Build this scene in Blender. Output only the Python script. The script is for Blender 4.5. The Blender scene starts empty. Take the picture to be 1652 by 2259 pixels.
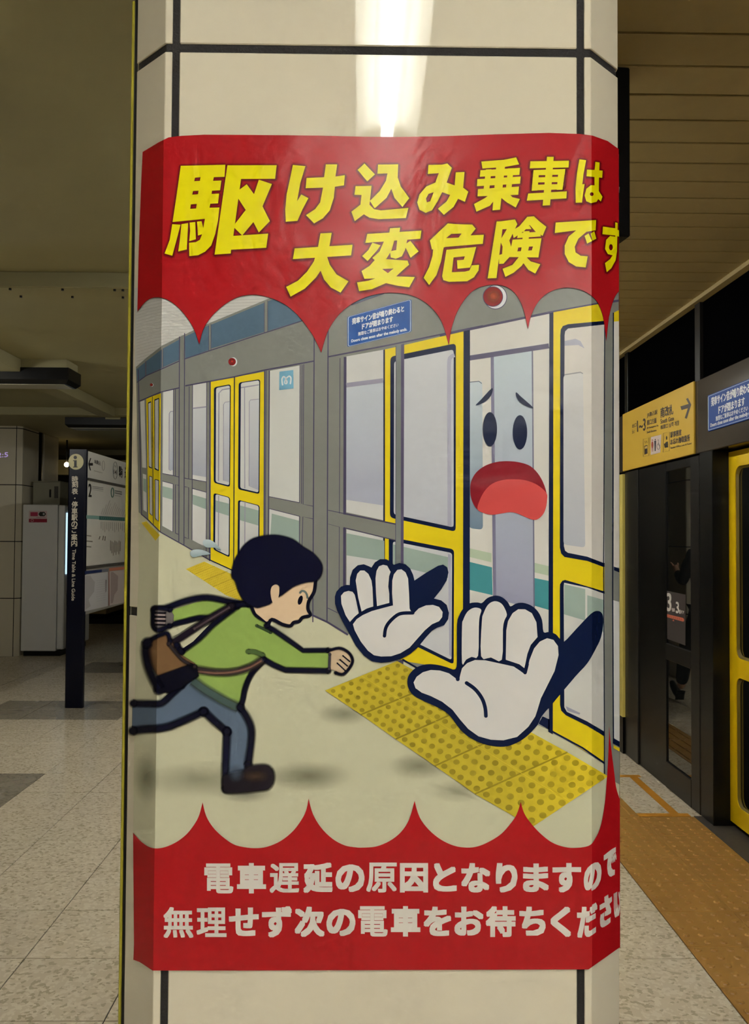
import bpy, bmesh, math, random
from mathutils import Vector, Matrix
from mathutils.geometry import tessellate_polygon
random.seed(7)
SC = bpy.context.scene
COL = SC.collection

# ------------------------------------------------------------------ camera
W, H = 1652, 2259
F = 1920.0
CAM = Vector((0, 0, 1.525))
YAW, PITCH, ROLL = math.atan(23 / F), math.atan(52.5 / F), math.radians(0.35)
FW = Vector((math.sin(YAW) * math.cos(PITCH), math.cos(YAW) * math.cos(PITCH), math.sin(PITCH)))
_r0 = Vector((math.cos(YAW), -math.sin(YAW), 0))
_u0 = _r0.cross(FW)
RT = _r0 * math.cos(ROLL) + _u0 * math.sin(ROLL)
UP = _u0 * math.cos(ROLL) - _r0 * math.sin(ROLL)
cd = bpy.data.cameras.new('camera')
cd.sensor_fit = 'VERTICAL'; cd.sensor_height = 24.0; cd.lens = F / H * 24.0
cd.clip_start = 0.02; cd.clip_end = 200
cam = bpy.data.objects.new('camera', cd); COL.objects.link(cam)
cam.matrix_world = Matrix(((RT.x, UP.x, -FW.x, CAM.x), (RT.y, UP.y, -FW.y, CAM.y), (RT.z, UP.z, -FW.z, CAM.z), (0, 0, 0, 1)))
SC.camera = cam

# ------------------------------------------------------------------ world, exposure
w = bpy.data.worlds.new('world'); SC.world = w; w.use_nodes = True
w.node_tree.nodes['Background'].inputs[0].default_value = (0.9, 0.95, 1, 1)
w.node_tree.nodes['Background'].inputs[1].default_value = 0.0
vs = SC.view_settings
vs.view_transform = 'Standard'; vs.look = 'None'; vs.gamma = 1.0; vs.use_curve_mapping = False
vs.exposure = 0.0
SC.cycles.use_denoising = True
SC.cycles.max_bounces = 6; SC.cycles.diffuse_bounces = 3; SC.cycles.glossy_bounces = 3; SC.cycles.use_adaptive_sampling = True; SC.cycles.adaptive_threshold = 0.12; SC.cycles.adaptive_min_samples = 16
SC.cycles.transparent_max_bounces = 16
SC.cycles.sample_clamp_indirect = 30.0
TUBE = 93.0          # radiance of the fluorescent tubes
TUBE_COL = (1.0, 0.99, 0.93)

# ------------------------------------------------------------------ pixels to places
def ray(x, y):
    return FW + RT * ((x - W / 2) / F) - UP * ((y - H / 2) / F)
def onY(x, y, Y):
    d = ray(x, y); return CAM + d * ((Y - CAM.y) / d.y)
def onX(x, y, X):
    d = ray(x, y); return CAM + d * ((X - CAM.x) / d.x)
def onZ(x, y, Z):
    d = ray(x, y); return CAM + d * ((Z - CAM.z) / d.z)
def proj(p):
    d = Vector(p) - CAM; k = d.dot(FW)
    return (W / 2 + F * d.dot(RT) / k, H / 2 - F * d.dot(UP) / k)

# ------------------------------------------------------------------ materials
def lin(c):
    return tuple((v / 255 / 12.92) if v / 255 <= 0.04045 else ((v / 255 + 0.055) / 1.055) ** 2.4 for v in c[:3])
MATS = {}
def mat(name, rgb, rough=0.5, metal=0.0, spec=0.5, emit=None, es=0.0, noise=0.0, nscale=8.0, bump=0.0, bscale=60.0, rgb2=None, trans=0.0, coords='Object', rnd=0.0):
    if name in MATS: return MATS[name]
    m = bpy.data.materials.new(name); m.use_nodes = True; MATS[name] = m
    nt = m.node_tree; b = nt.nodes['Principled BSDF']
    c = lin(rgb)
    b.inputs['Base Color'].default_value = (*c, 1)
    b.inputs['Roughness'].default_value = rough; b.inputs['Metallic'].default_value = metal
    b.inputs['Specular IOR Level'].default_value = spec
    b.inputs['Transmission Weight'].default_value = trans
    if emit:
        b.inputs['Emission Color'].default_value = (*lin(emit), 1); b.inputs['Emission Strength'].default_value = es
    if noise or rgb2:
        g = nt.nodes.new('ShaderNodeNewGeometry' if coords == 'World' else 'ShaderNodeTexCoord')
        out = g.outputs['Position'] if coords == 'World' else g.outputs['Object']
        n = nt.nodes.new('ShaderNodeTexNoise'); n.inputs['Scale'].default_value = nscale; n.inputs['Detail'].default_value = 5
        nt.links.new(out, n.inputs['Vector'])
        rp = nt.nodes.new('ShaderNodeValToRGB'); rp.color_ramp.elements[0].position = 0.3; rp.color_ramp.elements[1].position = 0.7
        c2 = lin(rgb2) if rgb2 else tuple(v * (1 - noise) for v in c)
        rp.color_ramp.elements[0].color = (*c2, 1); rp.color_ramp.elements[1].color = (*c, 1)
        nt.links.new(n.outputs['Fac'], rp.inputs['Fac'])
        last = rp.outputs['Color']
        if rnd:
            oi = nt.nodes.new('ShaderNodeObjectInfo'); mr = nt.nodes.new('ShaderNodeMapRange')
            mr.inputs['To Min'].default_value = 1 - rnd; mr.inputs['To Max'].default_value = 1 + rnd * 0.4
            nt.links.new(oi.outputs['Random'], mr.inputs['Value'])
            hs = nt.nodes.new('ShaderNodeHueSaturation'); nt.links.new(mr.outputs['Result'], hs.inputs['Value']); nt.links.new(last, hs.inputs['Color']); last = hs.outputs['Color']
        nt.links.new(last, b.inputs['Base Color'])
    if bump:
        n2 = nt.nodes.new('ShaderNodeTexNoise'); n2.inputs['Scale'].default_value = bscale; n2.inputs['Detail'].default_value = 3
        g2 = nt.nodes.new('ShaderNodeNewGeometry'); nt.links.new(g2.outputs['Position'], n2.inputs['Vector'])
        bp = nt.nodes.new('ShaderNodeBump'); bp.inputs['Strength'].default_value = bump; bp.inputs['Distance'].default_value = 0.01
        nt.links.new(n2.outputs['Fac'], bp.inputs['Height']); nt.links.new(bp.outputs['Normal'], b.inputs['Normal'])
    return m

M_TILE = mat('cream_enamel_panel', (224, 216, 194), 0.025, noise=0.05, nscale=5, coords='World')
M_GROUT = mat('black_joint_sealant', (34, 31, 30), 0.8, bump=0.3, bscale=300)
M_SLAT = mat('beige_ceiling_slat', (176, 156, 104), 0.55, noise=0.05, nscale=20)
M_PLAST = mat('olive_cream_plaster', (160, 153, 112), 0.7, noise=0.12, nscale=1.3, coords='World', bump=0.15, bscale=3)
M_BEAM = mat('beige_painted_beam', (150, 143, 106), 0.7, noise=0.1, nscale=3)
M_BLACK = mat('black_frame_paint', (10, 10, 10), 0.32, spec=0.3, noise=0.1, nscale=20)
M_JAMB = mat('dark_bronze_frame', (28, 26, 24), 0.35, spec=0.3, noise=0.08, nscale=10)
M_HEAD = mat('brown_grey_gloss_panel', (66, 60, 54), 0.13, noise=0.05, nscale=6)
M_GLASS = mat('dark_tinted_glass', (16, 18, 18), 0.02, spec=1.0)
M_GLASS.node_tree.nodes['Principled BSDF'].inputs['IOR'].default_value = 1.75
M_CLERE = mat('black_clerestory_glass', (4, 4, 5), 0.6, spec=0.0)
M_YDOOR = mat('yellow_door_paint', (236, 196, 10), 0.35, noise=0.03, nscale=8)
M_YSIGN = mat('yellow_sign_face', (210, 172, 62), 0.4, spec=0.2, noise=0.03, nscale=4)
M_YPANEL = mat('pale_yellow_board', (226, 208, 110), 0.4, noise=0.04, nscale=6)
M_STEEL = mat('brushed_steel', (190, 190, 186), 0.3, metal=1.0, noise=0.08, nscale=40)
M_WHITE = mat('white_enamel', (238, 238, 238), 0.4, noise=0.03, nscale=6)
M_GREYBOX = mat('grey_metal_box', (136, 132, 112), 0.5, noise=0.08, nscale=9)
M_NAVY = mat('navy_gloss_post', (10, 13, 30), 0.3, spec=0.2, noise=0.1, nscale=10)
M_SHEET = mat('white_board_face', (214, 212, 204), 0.35, noise=0.03, nscale=6)
M_TACT = mat('ochre_tactile_tile', (180, 134, 66), 0.36, noise=0.12, nscale=14, coords='World', rnd=0.06)
M_TAPE = mat('orange_floor_strip', (206, 142, 40), 0.5, noise=0.1, nscale=20)
M_SILL = mat('dark_door_sill', (78, 72, 64), 0.55, noise=0.3, nscale=60, coords='World')
M_DARKWALL = mat('dark_tunnel_wall', (26, 25, 24), 0.8, noise=0.3, nscale=2)
M_WALL = mat('tan_plaster_wall', (118, 102, 74), 0.8, noise=0.12, nscale=2, coords='World')
M_BLUE = mat('blue_notice_face', (18, 66, 146), 0.5, spec=0.3, noise=0.03, nscale=8)
M_LAMPW = mat('white_lamp_reflector', (235, 235, 228), 0.45, noise=0.02, nscale=10)
M_TUBE = mat('fluorescent_tube', (250, 250, 245), 0.5)
_b = M_TUBE.node_tree.nodes['Principled BSDF']
_b.inputs['Emission Color'].default_value = (*TUBE_COL, 1); _b.inputs['Emission Strength'].default_value = TUBE
M_BENCH = mat('beige_laminate', (206, 180, 120), 0.5, noise=0.06, nscale=5)

def terrazzo(name, base, chip, chip2, rough, rnd):
    m = bpy.data.materials.new(name); m.use_nodes = True; nt = m.node_tree; b = nt.nodes['Principled BSDF']
    g = nt.nodes.new('ShaderNodeNewGeometry')
    n0 = nt.nodes.new('ShaderNodeTexNoise'); n0.inputs['Scale'].default_value = 60; n0.inputs['Detail'].default_value = 2
    nt.links.new(g.outputs['Position'], n0.inputs['Vector'])
    mx = nt.nodes.new('ShaderNodeMixRGB'); mx.inputs['Fac'].default_value = 0.012
    nt.links.new(g.outputs['Position'], mx.inputs[1]); nt.links.new(n0.outputs['Color'], mx.inputs[2])
    v = nt.nodes.new('ShaderNodeTexVoronoi'); v.inputs['Scale'].default_value = 84
    nt.links.new(mx.outputs[0], v.inputs['Vector'])
    sep = nt.nodes.new('ShaderNodeSeparateColor'); nt.links.new(v.outputs['Color'], sep.inputs[0])
    rp = nt.nodes.new('ShaderNodeValToRGB'); cr = rp.color_ramp; cr.interpolation = 'CONSTANT'
    cr.elements[0].position = 0; cr.elements[0].color = (*lin(chip), 1)
    cr.elements[1].position = 0.16; cr.elements[1].color = (*lin(base), 1)
    e = cr.elements.new(0.7); e.color = (*lin(chip2), 1)
    nt.links.new(sep.outputs[0], rp.inputs['Fac'])
    oi = nt.nodes.new('ShaderNodeObjectInfo'); mr = nt.nodes.new('ShaderNodeMapRange')
    mr.inputs['To Min'].default_value = 1 - rnd; mr.inputs['To Max'].default_value = 1.0
    nt.links.new(oi.outputs['Random'], mr.inputs['Value'])
    hs = nt.nodes.new('ShaderNodeHueSaturation'); nt.links.new(mr.outputs[0], hs.inputs['Value']); nt.links.new(rp.outputs[0], hs.inputs['Color'])
    nt.links.new(hs.outputs[0], b.inputs['Base Color'])
    n3 = nt.nodes.new('ShaderNodeTexNoise'); n3.inputs['Scale'].default_value = 2.5; nt.links.new(g.outputs['Position'], n3.inputs['Vector'])
    m3 = nt.nodes.new('ShaderNodeMapRange'); m3.inputs['To Min'].default_value = rough - 0.01; m3.inputs['To Max'].default_value = rough + 0.03
    nt.links.new(n3.outputs['Fac'], m3.inputs['Value']); nt.links.new(m3.outputs[0], b.inputs['Roughness'])
    return m
M_TERR = terrazzo('cream_terrazzo', (222, 208, 182), (192, 178, 150), (234, 222, 198), 0.24, 0.05)
M_TERRD = terrazzo('grey_terrazzo', (152, 143, 126), (132, 123, 108), (160, 151, 135), 0.26, 0.04)

def print_mat(name, alpha, rough=0.24, spec=0.5, bump=0.0):
    m = bpy.data.materials.new(name); m.use_nodes = True; nt = m.node_tree; b = nt.nodes['Principled BSDF']
    a = nt.nodes.new('ShaderNodeAttribute'); a.attribute_name = 'Col'
    nt.links.new(a.outputs['Color'], b.inputs['Base Color'])
    if alpha: nt.links.new(a.outputs['Alpha'], b.inputs['Alpha'])
    b.inputs['Roughness'].default_value = rough; b.inputs['Specular IOR Level'].default_value = spec
    if bump:
        g = nt.nodes.new('ShaderNodeNewGeometry')
        n1 = nt.nodes.new('ShaderNodeTexNoise'); n1.inputs['Scale'].default_value = 6; n1.inputs['Detail'].default_value = 4; n1.inputs['Distortion'].default_value = 0.6
        nt.links.new(g.outputs['Position'], n1.inputs['Vector'])
        bp = nt.nodes.new('ShaderNodeBump'); bp.inputs['Strength'].default_value = bump; bp.inputs['Distance'].default_value = 0.012
        nt.links.new(n1.outputs['Fac'], bp.inputs['Height']); nt.links.new(bp.outputs['Normal'], b.inputs['Normal'])
    return m
M_PRINT = print_mat('poster_ink', False, 0.25, 0.22, 0.35)
M_PRINTA = print_mat('poster_soft_ink', True, 0.25, 0.22, 0.35)
M_SIGNINK = print_mat('sign_ink', False, 0.4, 0.4)

# ------------------------------------------------------------------ object helpers
def link(o, parent=None):
    COL.objects.link(o)
    if parent is not None: o.parent = parent
    return o
def tag(o, label, cat, group=None):
    o['label'] = label; o['category'] = cat
    if group: o['group'] = group
    return o
def struct(o):
    o['kind'] = 'structure'; return o
def empty(name, loc=(0, 0, 0)):
    o = bpy.data.objects.new(name, None); o.location = loc; o.empty_display_size = 0.1
    return link(o)
def from_bm(name, bm, m, parent=None, smooth=False):
    me = bpy.data.meshes.new(name); bm.normal_update(); bm.to_mesh(me); bm.free()
    me.materials.append(m)
    if smooth:
        for p in me.polygons: p.use_smooth = True
    o = bpy.data.objects.new(name, me); link(o)
    if parent is not None:
        o.parent = parent
        if parent.type == 'EMPTY' or parent.location.length > 0:
            o.matrix_parent_inverse = Matrix.Translation(-(top_loc(parent)))
    return o
def top_loc(p):
    v = Vector((0, 0, 0)); q = p
    v = Vector(p.location)
    while q.parent: q = q.parent; v += Vector(q.location)
    return v
def box_bm(x0, x1, y0, y1, z0, z1, bev=0.0, bm=None, seg=1):
    new = bmesh.new()
    vs_ = [new.verts.new((x, y, z)) for x in (x0, x1) for y in (y0, y1) for z in (z0, z1)]
    for f in ((0, 1, 3, 2), (4, 6, 7, 5), (0, 4, 5, 1), (2, 3, 7, 6), (0, 2, 6, 4), (1, 5, 7, 3)):
        new.faces.new([vs_[i] for i in f])
    if bev > 0:
        bmesh.ops.bevel(new, geom=new.edges[:], offset=bev, segments=seg, affect='EDGES', profile=0.5)
    bmesh.ops.recalc_face_normals(new, faces=new.faces[:])
    if bm is None: return new
    me = bpy.data.meshes.new('tmp'); new.to_mesh(me); new.free(); bm.from_mesh(me); bpy.data.meshes.remove(me)
    return bm
def box(name, x0, x1, y0, y1, z0, z1, m, parent=None, bev=0.0, seg=1):
    return from_bm(name, box_bm(min(x0, x1), max(x0, x1), min(y0, y1), max(y0, y1), min(z0, z1), max(z0, z1), bev, None, seg), m, parent)
def prism_bm(pts, z0, z1, bev=0.0):
    bm = bmesh.new()
    a = [bm.verts.new((x, y, z0)) for x, y in pts]; b = [bm.verts.new((x, y, z1)) for x, y in pts]
    n = len(pts)
    bm.faces.new(a[::-1]); bm.faces.new(b)
    for i in range(n): bm.faces.new((a[i], a[(i + 1) % n], b[(i + 1) % n], b[i]))
    bmesh.ops.recalc_face_normals(bm, faces=bm.faces[:])
    if bev: bmesh.ops.bevel(bm, geom=bm.edges[:], offset=bev, segments=1, affect='EDGES')
    return bm
def cyl_bm(p, axis, r, length, n=16):
    bm = bmesh.new()
    bmesh.ops.create_cone(bm, cap_ends=True, segments=n, radius1=r, radius2=r, depth=length)
    rot = {'Z': Matrix(), 'X': Matrix.Rotation(math.pi / 2, 4, 'Y'), 'Y': Matrix.Rotation(math.pi / 2, 4, 'X')}[axis]
    bmesh.ops.transform(bm, matrix=Matrix.Translation(p) @ rot, verts=bm.verts[:])
    return bm

# ------------------------------------------------------------------ glyphs from the built-in font
_fc = bpy.data.curves.new('glyph', 'FONT'); _fo = bpy.data.objects.new('glyph', _fc); COL.objects.link(_fo)
_fc.resolution_u = 3
GL = {}
def glyph(s):
    if s in GL: return GL[s]
    _fc.body = s
    bpy.context.view_layer.update()
    me = _fo.to_mesh()
    me.calc_loop_triangles()
    v = [(p.co.x, p.co.y) for p in me.vertices]; t = [tuple(tr.vertices) for tr in me.loop_triangles]
    _fo.to_mesh_clear()
    xs = [p[0] for p in v]; ys = [p[1] for p in v]
    bb = (min(xs), max(xs), min(ys), max(ys))
    GL[s] = (v, t, bb); return GL[s]

# ------------------------------------------------------------------ flat artwork: shapes in photograph pixels, laid on a surface
def smooth_pts(pts, n=5, closed=True):
    out = []; N = len(pts)
    rng = range(N) if closed else range(N - 1)
    for i in rng:
        if closed: p0, p1, p2, p3 = pts[i - 1], pts[i], pts[(i + 1) % N], pts[(i + 2) % N]
        else: p0, p1, p2, p3 = pts[max(i - 1, 0)], pts[i], pts[i + 1], pts[min(i + 2, N - 1)]
        for k in range(n):
            t = k / n
            out.append(tuple(0.5 * (2 * p1[j] + (p2[j] - p0[j]) * t + (2 * p0[j] - 5 * p1[j] + 4 * p2[j] - p3[j]) * t * t + (3 * p1[j] - p0[j] - 3 * p2[j] + p3[j]) * t ** 3) for j in (0, 1)))
    if not closed: out.append(pts[-1])
    return out
def ellipse(cx, cy, rx, ry, n=32, rot=0.0):
    c, s = math.cos(rot), math.sin(rot)
    return [(cx + rx * math.cos(a) * c - ry * math.sin(a) * s, cy + rx * math.cos(a) * s + ry * math.sin(a) * c) for a in [2 * math.pi * i / n for i in range(n)]]
def rquad(q, r=6, n=4):
    out = []
    for i in range(4):
        p0, p1, p2 = Vector(q[i - 1]), Vector(q[i]), Vector(q[(i + 1) % 4])
        a = p1 + (p0 - p1).normalized() * r; b = p1 + (p2 - p1).normalized() * r
        for k in range(n + 1):
            t = k / n; out.append(tuple((1 - t) ** 2 * a + 2 * t * (1 - t) * p1 + t * t * b))
    return out

class Art:
    """coloured flat shapes, kept as 2-D triangles until built on a surface"""
    def __init__(s): s.v = []; s.f = []; s.c = []; s.l = []; s.soft = False; s.n = 0
    def _add(s, v, f, col, layer):
        o = len(s.v); s.v += v; s.f += [tuple(i + o for i in t) for t in f]
        for k, p in enumerate(v):
            c = col(p[0], p[1]) if callable(col) else (col[k] if isinstance(col, list) else col)
            c = (*lin(c), c[3] if len(c) > 3 else 1.0); s.c.append(c)
            if c[3] < 1: s.soft = True
        s.n += 1; s.l += [layer + (s.n % 12) * 0.075] * len(v); return s
    def poly(s, pts, col, layer, holes=()):
        loops = [[Vector((p[0], p[1], 0)) for p in pts]] + [[Vector((p[0], p[1], 0)) for p in h] for h in holes]
        tri = tessellate_polygon(loops)
        v = [(p.x, p.y) for lp in loops for p in lp]
        return s._add(v, [tuple(t) for t in tri], col, layer)
    def quad(s, q, cols, layer):
        return s._add(list(q), [(0, 1, 2), (0, 2, 3)], cols, layer)
    def stroke(s, pts, w, col, layer, feather=0.0, closed=False, caps=True):
        P = [Vector(p) for p in pts]; n = len(P)
        if n < 2: return s
        nor = []
        for i in range(n):
            a = P[i - 1] if (i > 0 or closed) else P[i]; b = P[(i + 1) % n] if (i < n - 1 or closed) else P[i]
            d = (b - a); d = d.normalized() if d.length > 1e-6 else Vector((1, 0)); nor.append(Vector((-d.y, d.x)))
        offs = [(-w / 2, 1), (w / 2, 1)] if not feather else [(-w / 2 - feather, 0), (-w / 2, 1), (w / 2, 1), (w / 2 + feather, 0)]
        m = len(offs); v = []; cl = []
        for i in range(n):
            for o_, a_ in offs:
                q = P[i] + nor[i] * o_; v.append((q.x, q.y))
                c = col(q.x, q.y) if callable(col) else col
                cl.append((c[0], c[1], c[2], a_ * (c[3] if len(c) > 3 else 1)))
        f = []
        for i in range(n if closed else n - 1):
            j = (i + 1) % n
            for k in range(m - 1):
                f += [(i * m + k, j * m + k, j * m + k + 1), (i * m + k, j * m + k + 1, i * m + k + 1)]
        s._add(v, f, cl, layer)
        if caps and not closed:
            c = col if not callable(col) else col(*pts[0])
            for p in (pts[0], pts[-1]):
                if feather: s.blob(p[0], p[1], w / 2 + feather, w / 2 + feather, c, layer, core=w / 2 / (w / 2 + feather))
                else: s.poly(ellipse(p[0], p[1], w / 2, w / 2, 14), c, layer)
        return s
    def blob(s, cx, cy, rx, ry, col, layer, core=0.0, rot=0.0, n=28):
        a = col[3] if len(col) > 3 else 1.0
        v = [(cx, cy)]; c = [(*col[:3], a)]; f = []
        e1 = ellipse(cx, cy, rx * max(core, 0.5), ry * max(core, 0.5), n, rot); e2 = ellipse(cx, cy, rx, ry, n, rot)
        v += e1 + e2; c += [(*col[:3], a if core else a * 0.5)] * n + [(*col[:3], 0.0)] * n
        for i in range(n):
            j = (i + 1) % n
            f += [(0, 1 + i, 1 + j), (1 + i, 1 + n + i, 1 + n + j), (1 + i, 1 + n + j, 1 + j)]
        s._add(v, f, c, layer); s.soft = True; return s
    def soft_poly(s, pts, feather, col, layer):
        """filled shape whose rim fades out"""
        P = [Vector(p) for p in pts]; n = len(P)
        area = sum(P[i].x * P[(i + 1) % n].y - P[(i + 1) % n].x * P[i].y for i in range(n))
        sg = 1 if area > 0 else -1
        s.poly(pts, col, layer)
        v = []; c = []; f = []
        for i in range(n):
            d = (P[(i + 1) % n] - P[i - 1]).normalized(); nn = Vector((d.y, -d.x)) * sg
            q = P[i] + nn * feather; v += [tuple(P[i]), (q.x, q.y)]
            cc = col(*P[i]) if callable(col) else col
            c += [(*cc[:3], 1.0), (*cc[:3], 0.0)]
        for i in range(n):
            j = (i + 1) % n; f += [(2 * i, 2 * i + 1, 2 * j + 1), (2 * i, 2 * j + 1, 2 * j)]
        s._add(v, f, c, layer); s.soft = True; return s
    def text(s, string, q, col, layer, fat=0.0, warp=None):
        """glyphs stretched into the quad TL, TR, BR, BL"""
        v, t, bb = glyph(string)
        TL, TR, BR, BL = [Vector(p) for p in q]
        base = []
        for x, y in v:
            u = (x - bb[0]) / max(bb[1] - bb[0], 1e-6); k = (bb[3] - y) / max(bb[3] - bb[2], 1e-6)
            p = (TL * (1 - u) + TR * u) * (1 - k) + (BL * (1 - u) + BR * u) * k
            base.append((p.x, p.y))
        offs = [(0, 0)]
        if fat: offs = [(a * fat, b * fat) for a in (-1, 0, 1) for b in (-1, 0, 1)]
        for dx, dy in offs:
            vv = [(x + dx, y + dy) for x, y in base]
            if warp: vv = [warp(*p) for p in vv]
            s._add(vv, t, col, layer)
        return s
    def dilated(s, src, r, col, layer):
        for k in range(8):
            a = 2 * math.pi * k / 8
            s._add([(x + r * math.cos(a), y + r * math.sin(a) + 1.0) for x, y in src.v], src.f, col, layer)
        return s
    def build(s, name, mapper, parent, inks, folds=(), clips=()):
        me = bpy.data.meshes.new(name)
        bm = bmesh.new(); cl = bm.verts.layers.float_color.new('Col'); ll = bm.verts.layers.float.new('lay')
        bv = []
        for p, c, l in zip(s.v, s.c, s.l):
            x = bm.verts.new((p[0], p[1], 0)); x[cl] = c; x[ll] = l; bv.append(x)
        for t in s.f:
            if len(set(t)) == 3:
                try: bm.faces.new([bv[i] for i in t])
                except ValueError: pass
        for (a, b) in folds:
            a, b = Vector((*a, 0)), Vector((*b, 0)); d = b - a; no = Vector((-d.y, d.x, 0)).normalized()
            ds = [(x.co - a).dot(no) for x in bm.verts]
            if ds and min(ds) < -0.01 and max(ds) > 0.01:
                bmesh.ops.bisect_plane(bm, geom=bm.verts[:] + bm.edges[:] + bm.faces[:], plane_co=a, plane_no=no, dist=1e-4)
        for (a, b) in clips:                      # keep what lies left of a line that runs down the picture
            a, b = Vector((*a, 0)), Vector((*b, 0)); d = b - a; no = Vector((d.y, -d.x, 0)).normalized()
            if any((x.co - a).dot(no) > 0.01 for x in bm.verts):
                bmesh.ops.bisect_plane(bm, geom=bm.verts[:] + bm.edges[:] + bm.faces[:], plane_co=a, plane_no=no, dist=1e-4, clear_outer=True)
        for x in bm.verts: x.co = mapper(x.co.x, x.co.y, x[ll])
        for f in bm.faces:
            f.normal_update()
            if f.normal.dot(CAM - f.calc_center_median()) < 0: f.normal_flip()
        bm.to_mesh(me); bm.free()
        me.materials.append(inks[1] if s.soft else inks[0])
        o = bpy.data.objects.new(name, me); link(o, parent)
        if parent is not None: o.matrix_parent_inverse = Matrix.Translation(-top_loc(parent))
        return o

# ------------------------------------------------------------------ the setting
ZC = CAM.z + 1.345            # ceiling height
XP = 1.86                     # plane of the platform screen
XT0, XT1, XT2 = 1.215, 1.515, 1.815   # tactile strip edges
floor = struct(box('floor', -9, 1.95, -7, 20, -0.12, -0.004, M_GROUT))
T = 0.404
def tile_mesh(name, sx, sy, m):
    bm = box_bm(0.002, sx - 0.002, 0.002, sy - 0.002, -0.02, 0.0, 0.001)
    me = bpy.data.meshes.new(name); bm.to_mesh(me); bm.free(); me.materials.append(m); return me
ME_T, ME_TD = tile_mesh('floor_tile', T, T, M_TERR), tile_mesh('floor_tile_dark', T, T, M_TERRD)
X0T = XT0 - 25 * T; Y0T = 2.78 - 24 * T
field = {0: bmesh.new(), 1: bmesh.new()}
for i in range(25):
    for j in range(54):
        x, y = X0T + i * T, Y0T + j * T
        cx, cy = x + T / 2, y + T / 2
        dark = 1 if (-3.17 < cx < -2.2 and any(a < cy < a + 0.85 for a in (4.82, 7.24, 9.66, 12.1, 2.4))) else 0
        seen = False
        if cy > 1.5 and cy < 11.2:
            for ox in (0.02, T - 0.02):
                for oy in (0.02, T - 0.02):
                    px, py = proj((x + ox, y + oy, 0))
                    if py < 2300 and (-20 < px < 290 or 1358 < px < 1670): seen = True
        if seen:
            o = bpy.data.objects.new('floor_tile', ME_TD if dark else ME_T); o.location = (x, y, 0); link(o, floor)
        else:
            box_bm(x + 0.002, x + T - 0.002, y + 0.002, y + T - 0.002, -0.01, 0.0, 0, field[dark])
for k, m in ((0, M_TERR), (1, M_TERRD)):
    o = from_bm('floor_tile_field', field[k], m, floor); o['kind'] = 'stuff'
# strip of cream tiles between the tactile strip and the screen
for j in range(37):
    y0 = 4.79 + j * T
    o = from_bm('edge_tile', box_bm(XT1 + 0.001, XT2 + 0.03, y0 + 0.001, y0 + T - 0.001, -0.02, 0.0, 0.0008), M_TERR, floor)
    o = from_bm('edge_tile', box_bm(XT2 + 0.032, 1.93, y0 + 0.001, y0 + T - 0.001, -0.02, 0.0, 0.0008), M_TERR, floor)
sill = struct(box('trim_1', XT2 + 0.002, 2.1, -7, 4.79, -0.02, 0.001, M_SILL))
# tactile tiles
def dome(bm, cx, cy, r=0.0155, h=0.006, n=8):
    rings = [(r, 0.0), (r * 0.82, h * 0.75), (r * 0.5, h)]
    vs_ = [[bm.verts.new((cx + q * math.cos(2 * math.pi * k / n), cy + q * math.sin(2 * math.pi * k / n), z)) for k in range(n)] for q, z in rings]
    for a in range(1):
        for k in range(n): bm.faces.new((vs_[a][k], vs_[a][(k + 1) % n], vs_[a + 1][(k + 1) % n], vs_[a + 1][k]))
    for k in range(n): bm.faces.new((vs_[1][k], vs_[1][(k + 1) % n], vs_[2][(k + 1) % n], vs_[2][k]))
    bm.faces.new(vs_[2])
bm = box_bm(0.0016, 0.2984, 0.0016, 0.2984, -0.02, 0.0015, 0.001)
for a in range(5):
    for b in range(5): dome(bm, 0.03 + 0.06 * a, 0.03 + 0.06 * b)
for v_ in bm.verts:
    pass
ME_TAC = bpy.data.meshes.new('tactile_tile'); bm.to_mesh(ME_TAC); bm.free(); ME_TAC.materials.append(M_TACT)
bm = box_bm(0.001, 0.299, 0.001, 0.299, -0.02, 0.0015, 0.0008)
for a in range(4): box_bm(0.03 + 0.075 * a - 0.012 + 0.007, 0.03 + 0.075 * a + 0.012 + 0.007, 0.012, 0.288, 0, 0.0065, 0.003, bm)
ME_BAR = bpy.data.meshes.new('guide_bar_tile'); bm.to_mesh(ME_BAR); bm.free(); ME_BAR.materials.append(M_TACT)
for k in range(26):
    for x in (XT0, XT1):
        o = bpy.data.objects.new('tactile_tile', ME_TAC); o.location = (x, 4.776 - 0.3 * (k + 1), 0); link(o, floor)
for k in range(50):
    o = bpy.data.objects.new('guide_bar_tile', ME_BAR); o.location = (XT0, 4.776 + 0.3 * k, 0); link(o, floor)
box('floor_strip', XT1, 1.8, 4.786, 4.836, -0.002, 0.0012, M_TAPE, floor)
box('floor_strip', 1.70, 1.75, 4.836, 5.56, -0.002, 0.0012, M_TAPE, floor)
box('floor_strip', XT1, 1.775, 5.56, 5.61, -0.002, 0.0012, M_TAPE, floor)

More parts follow.
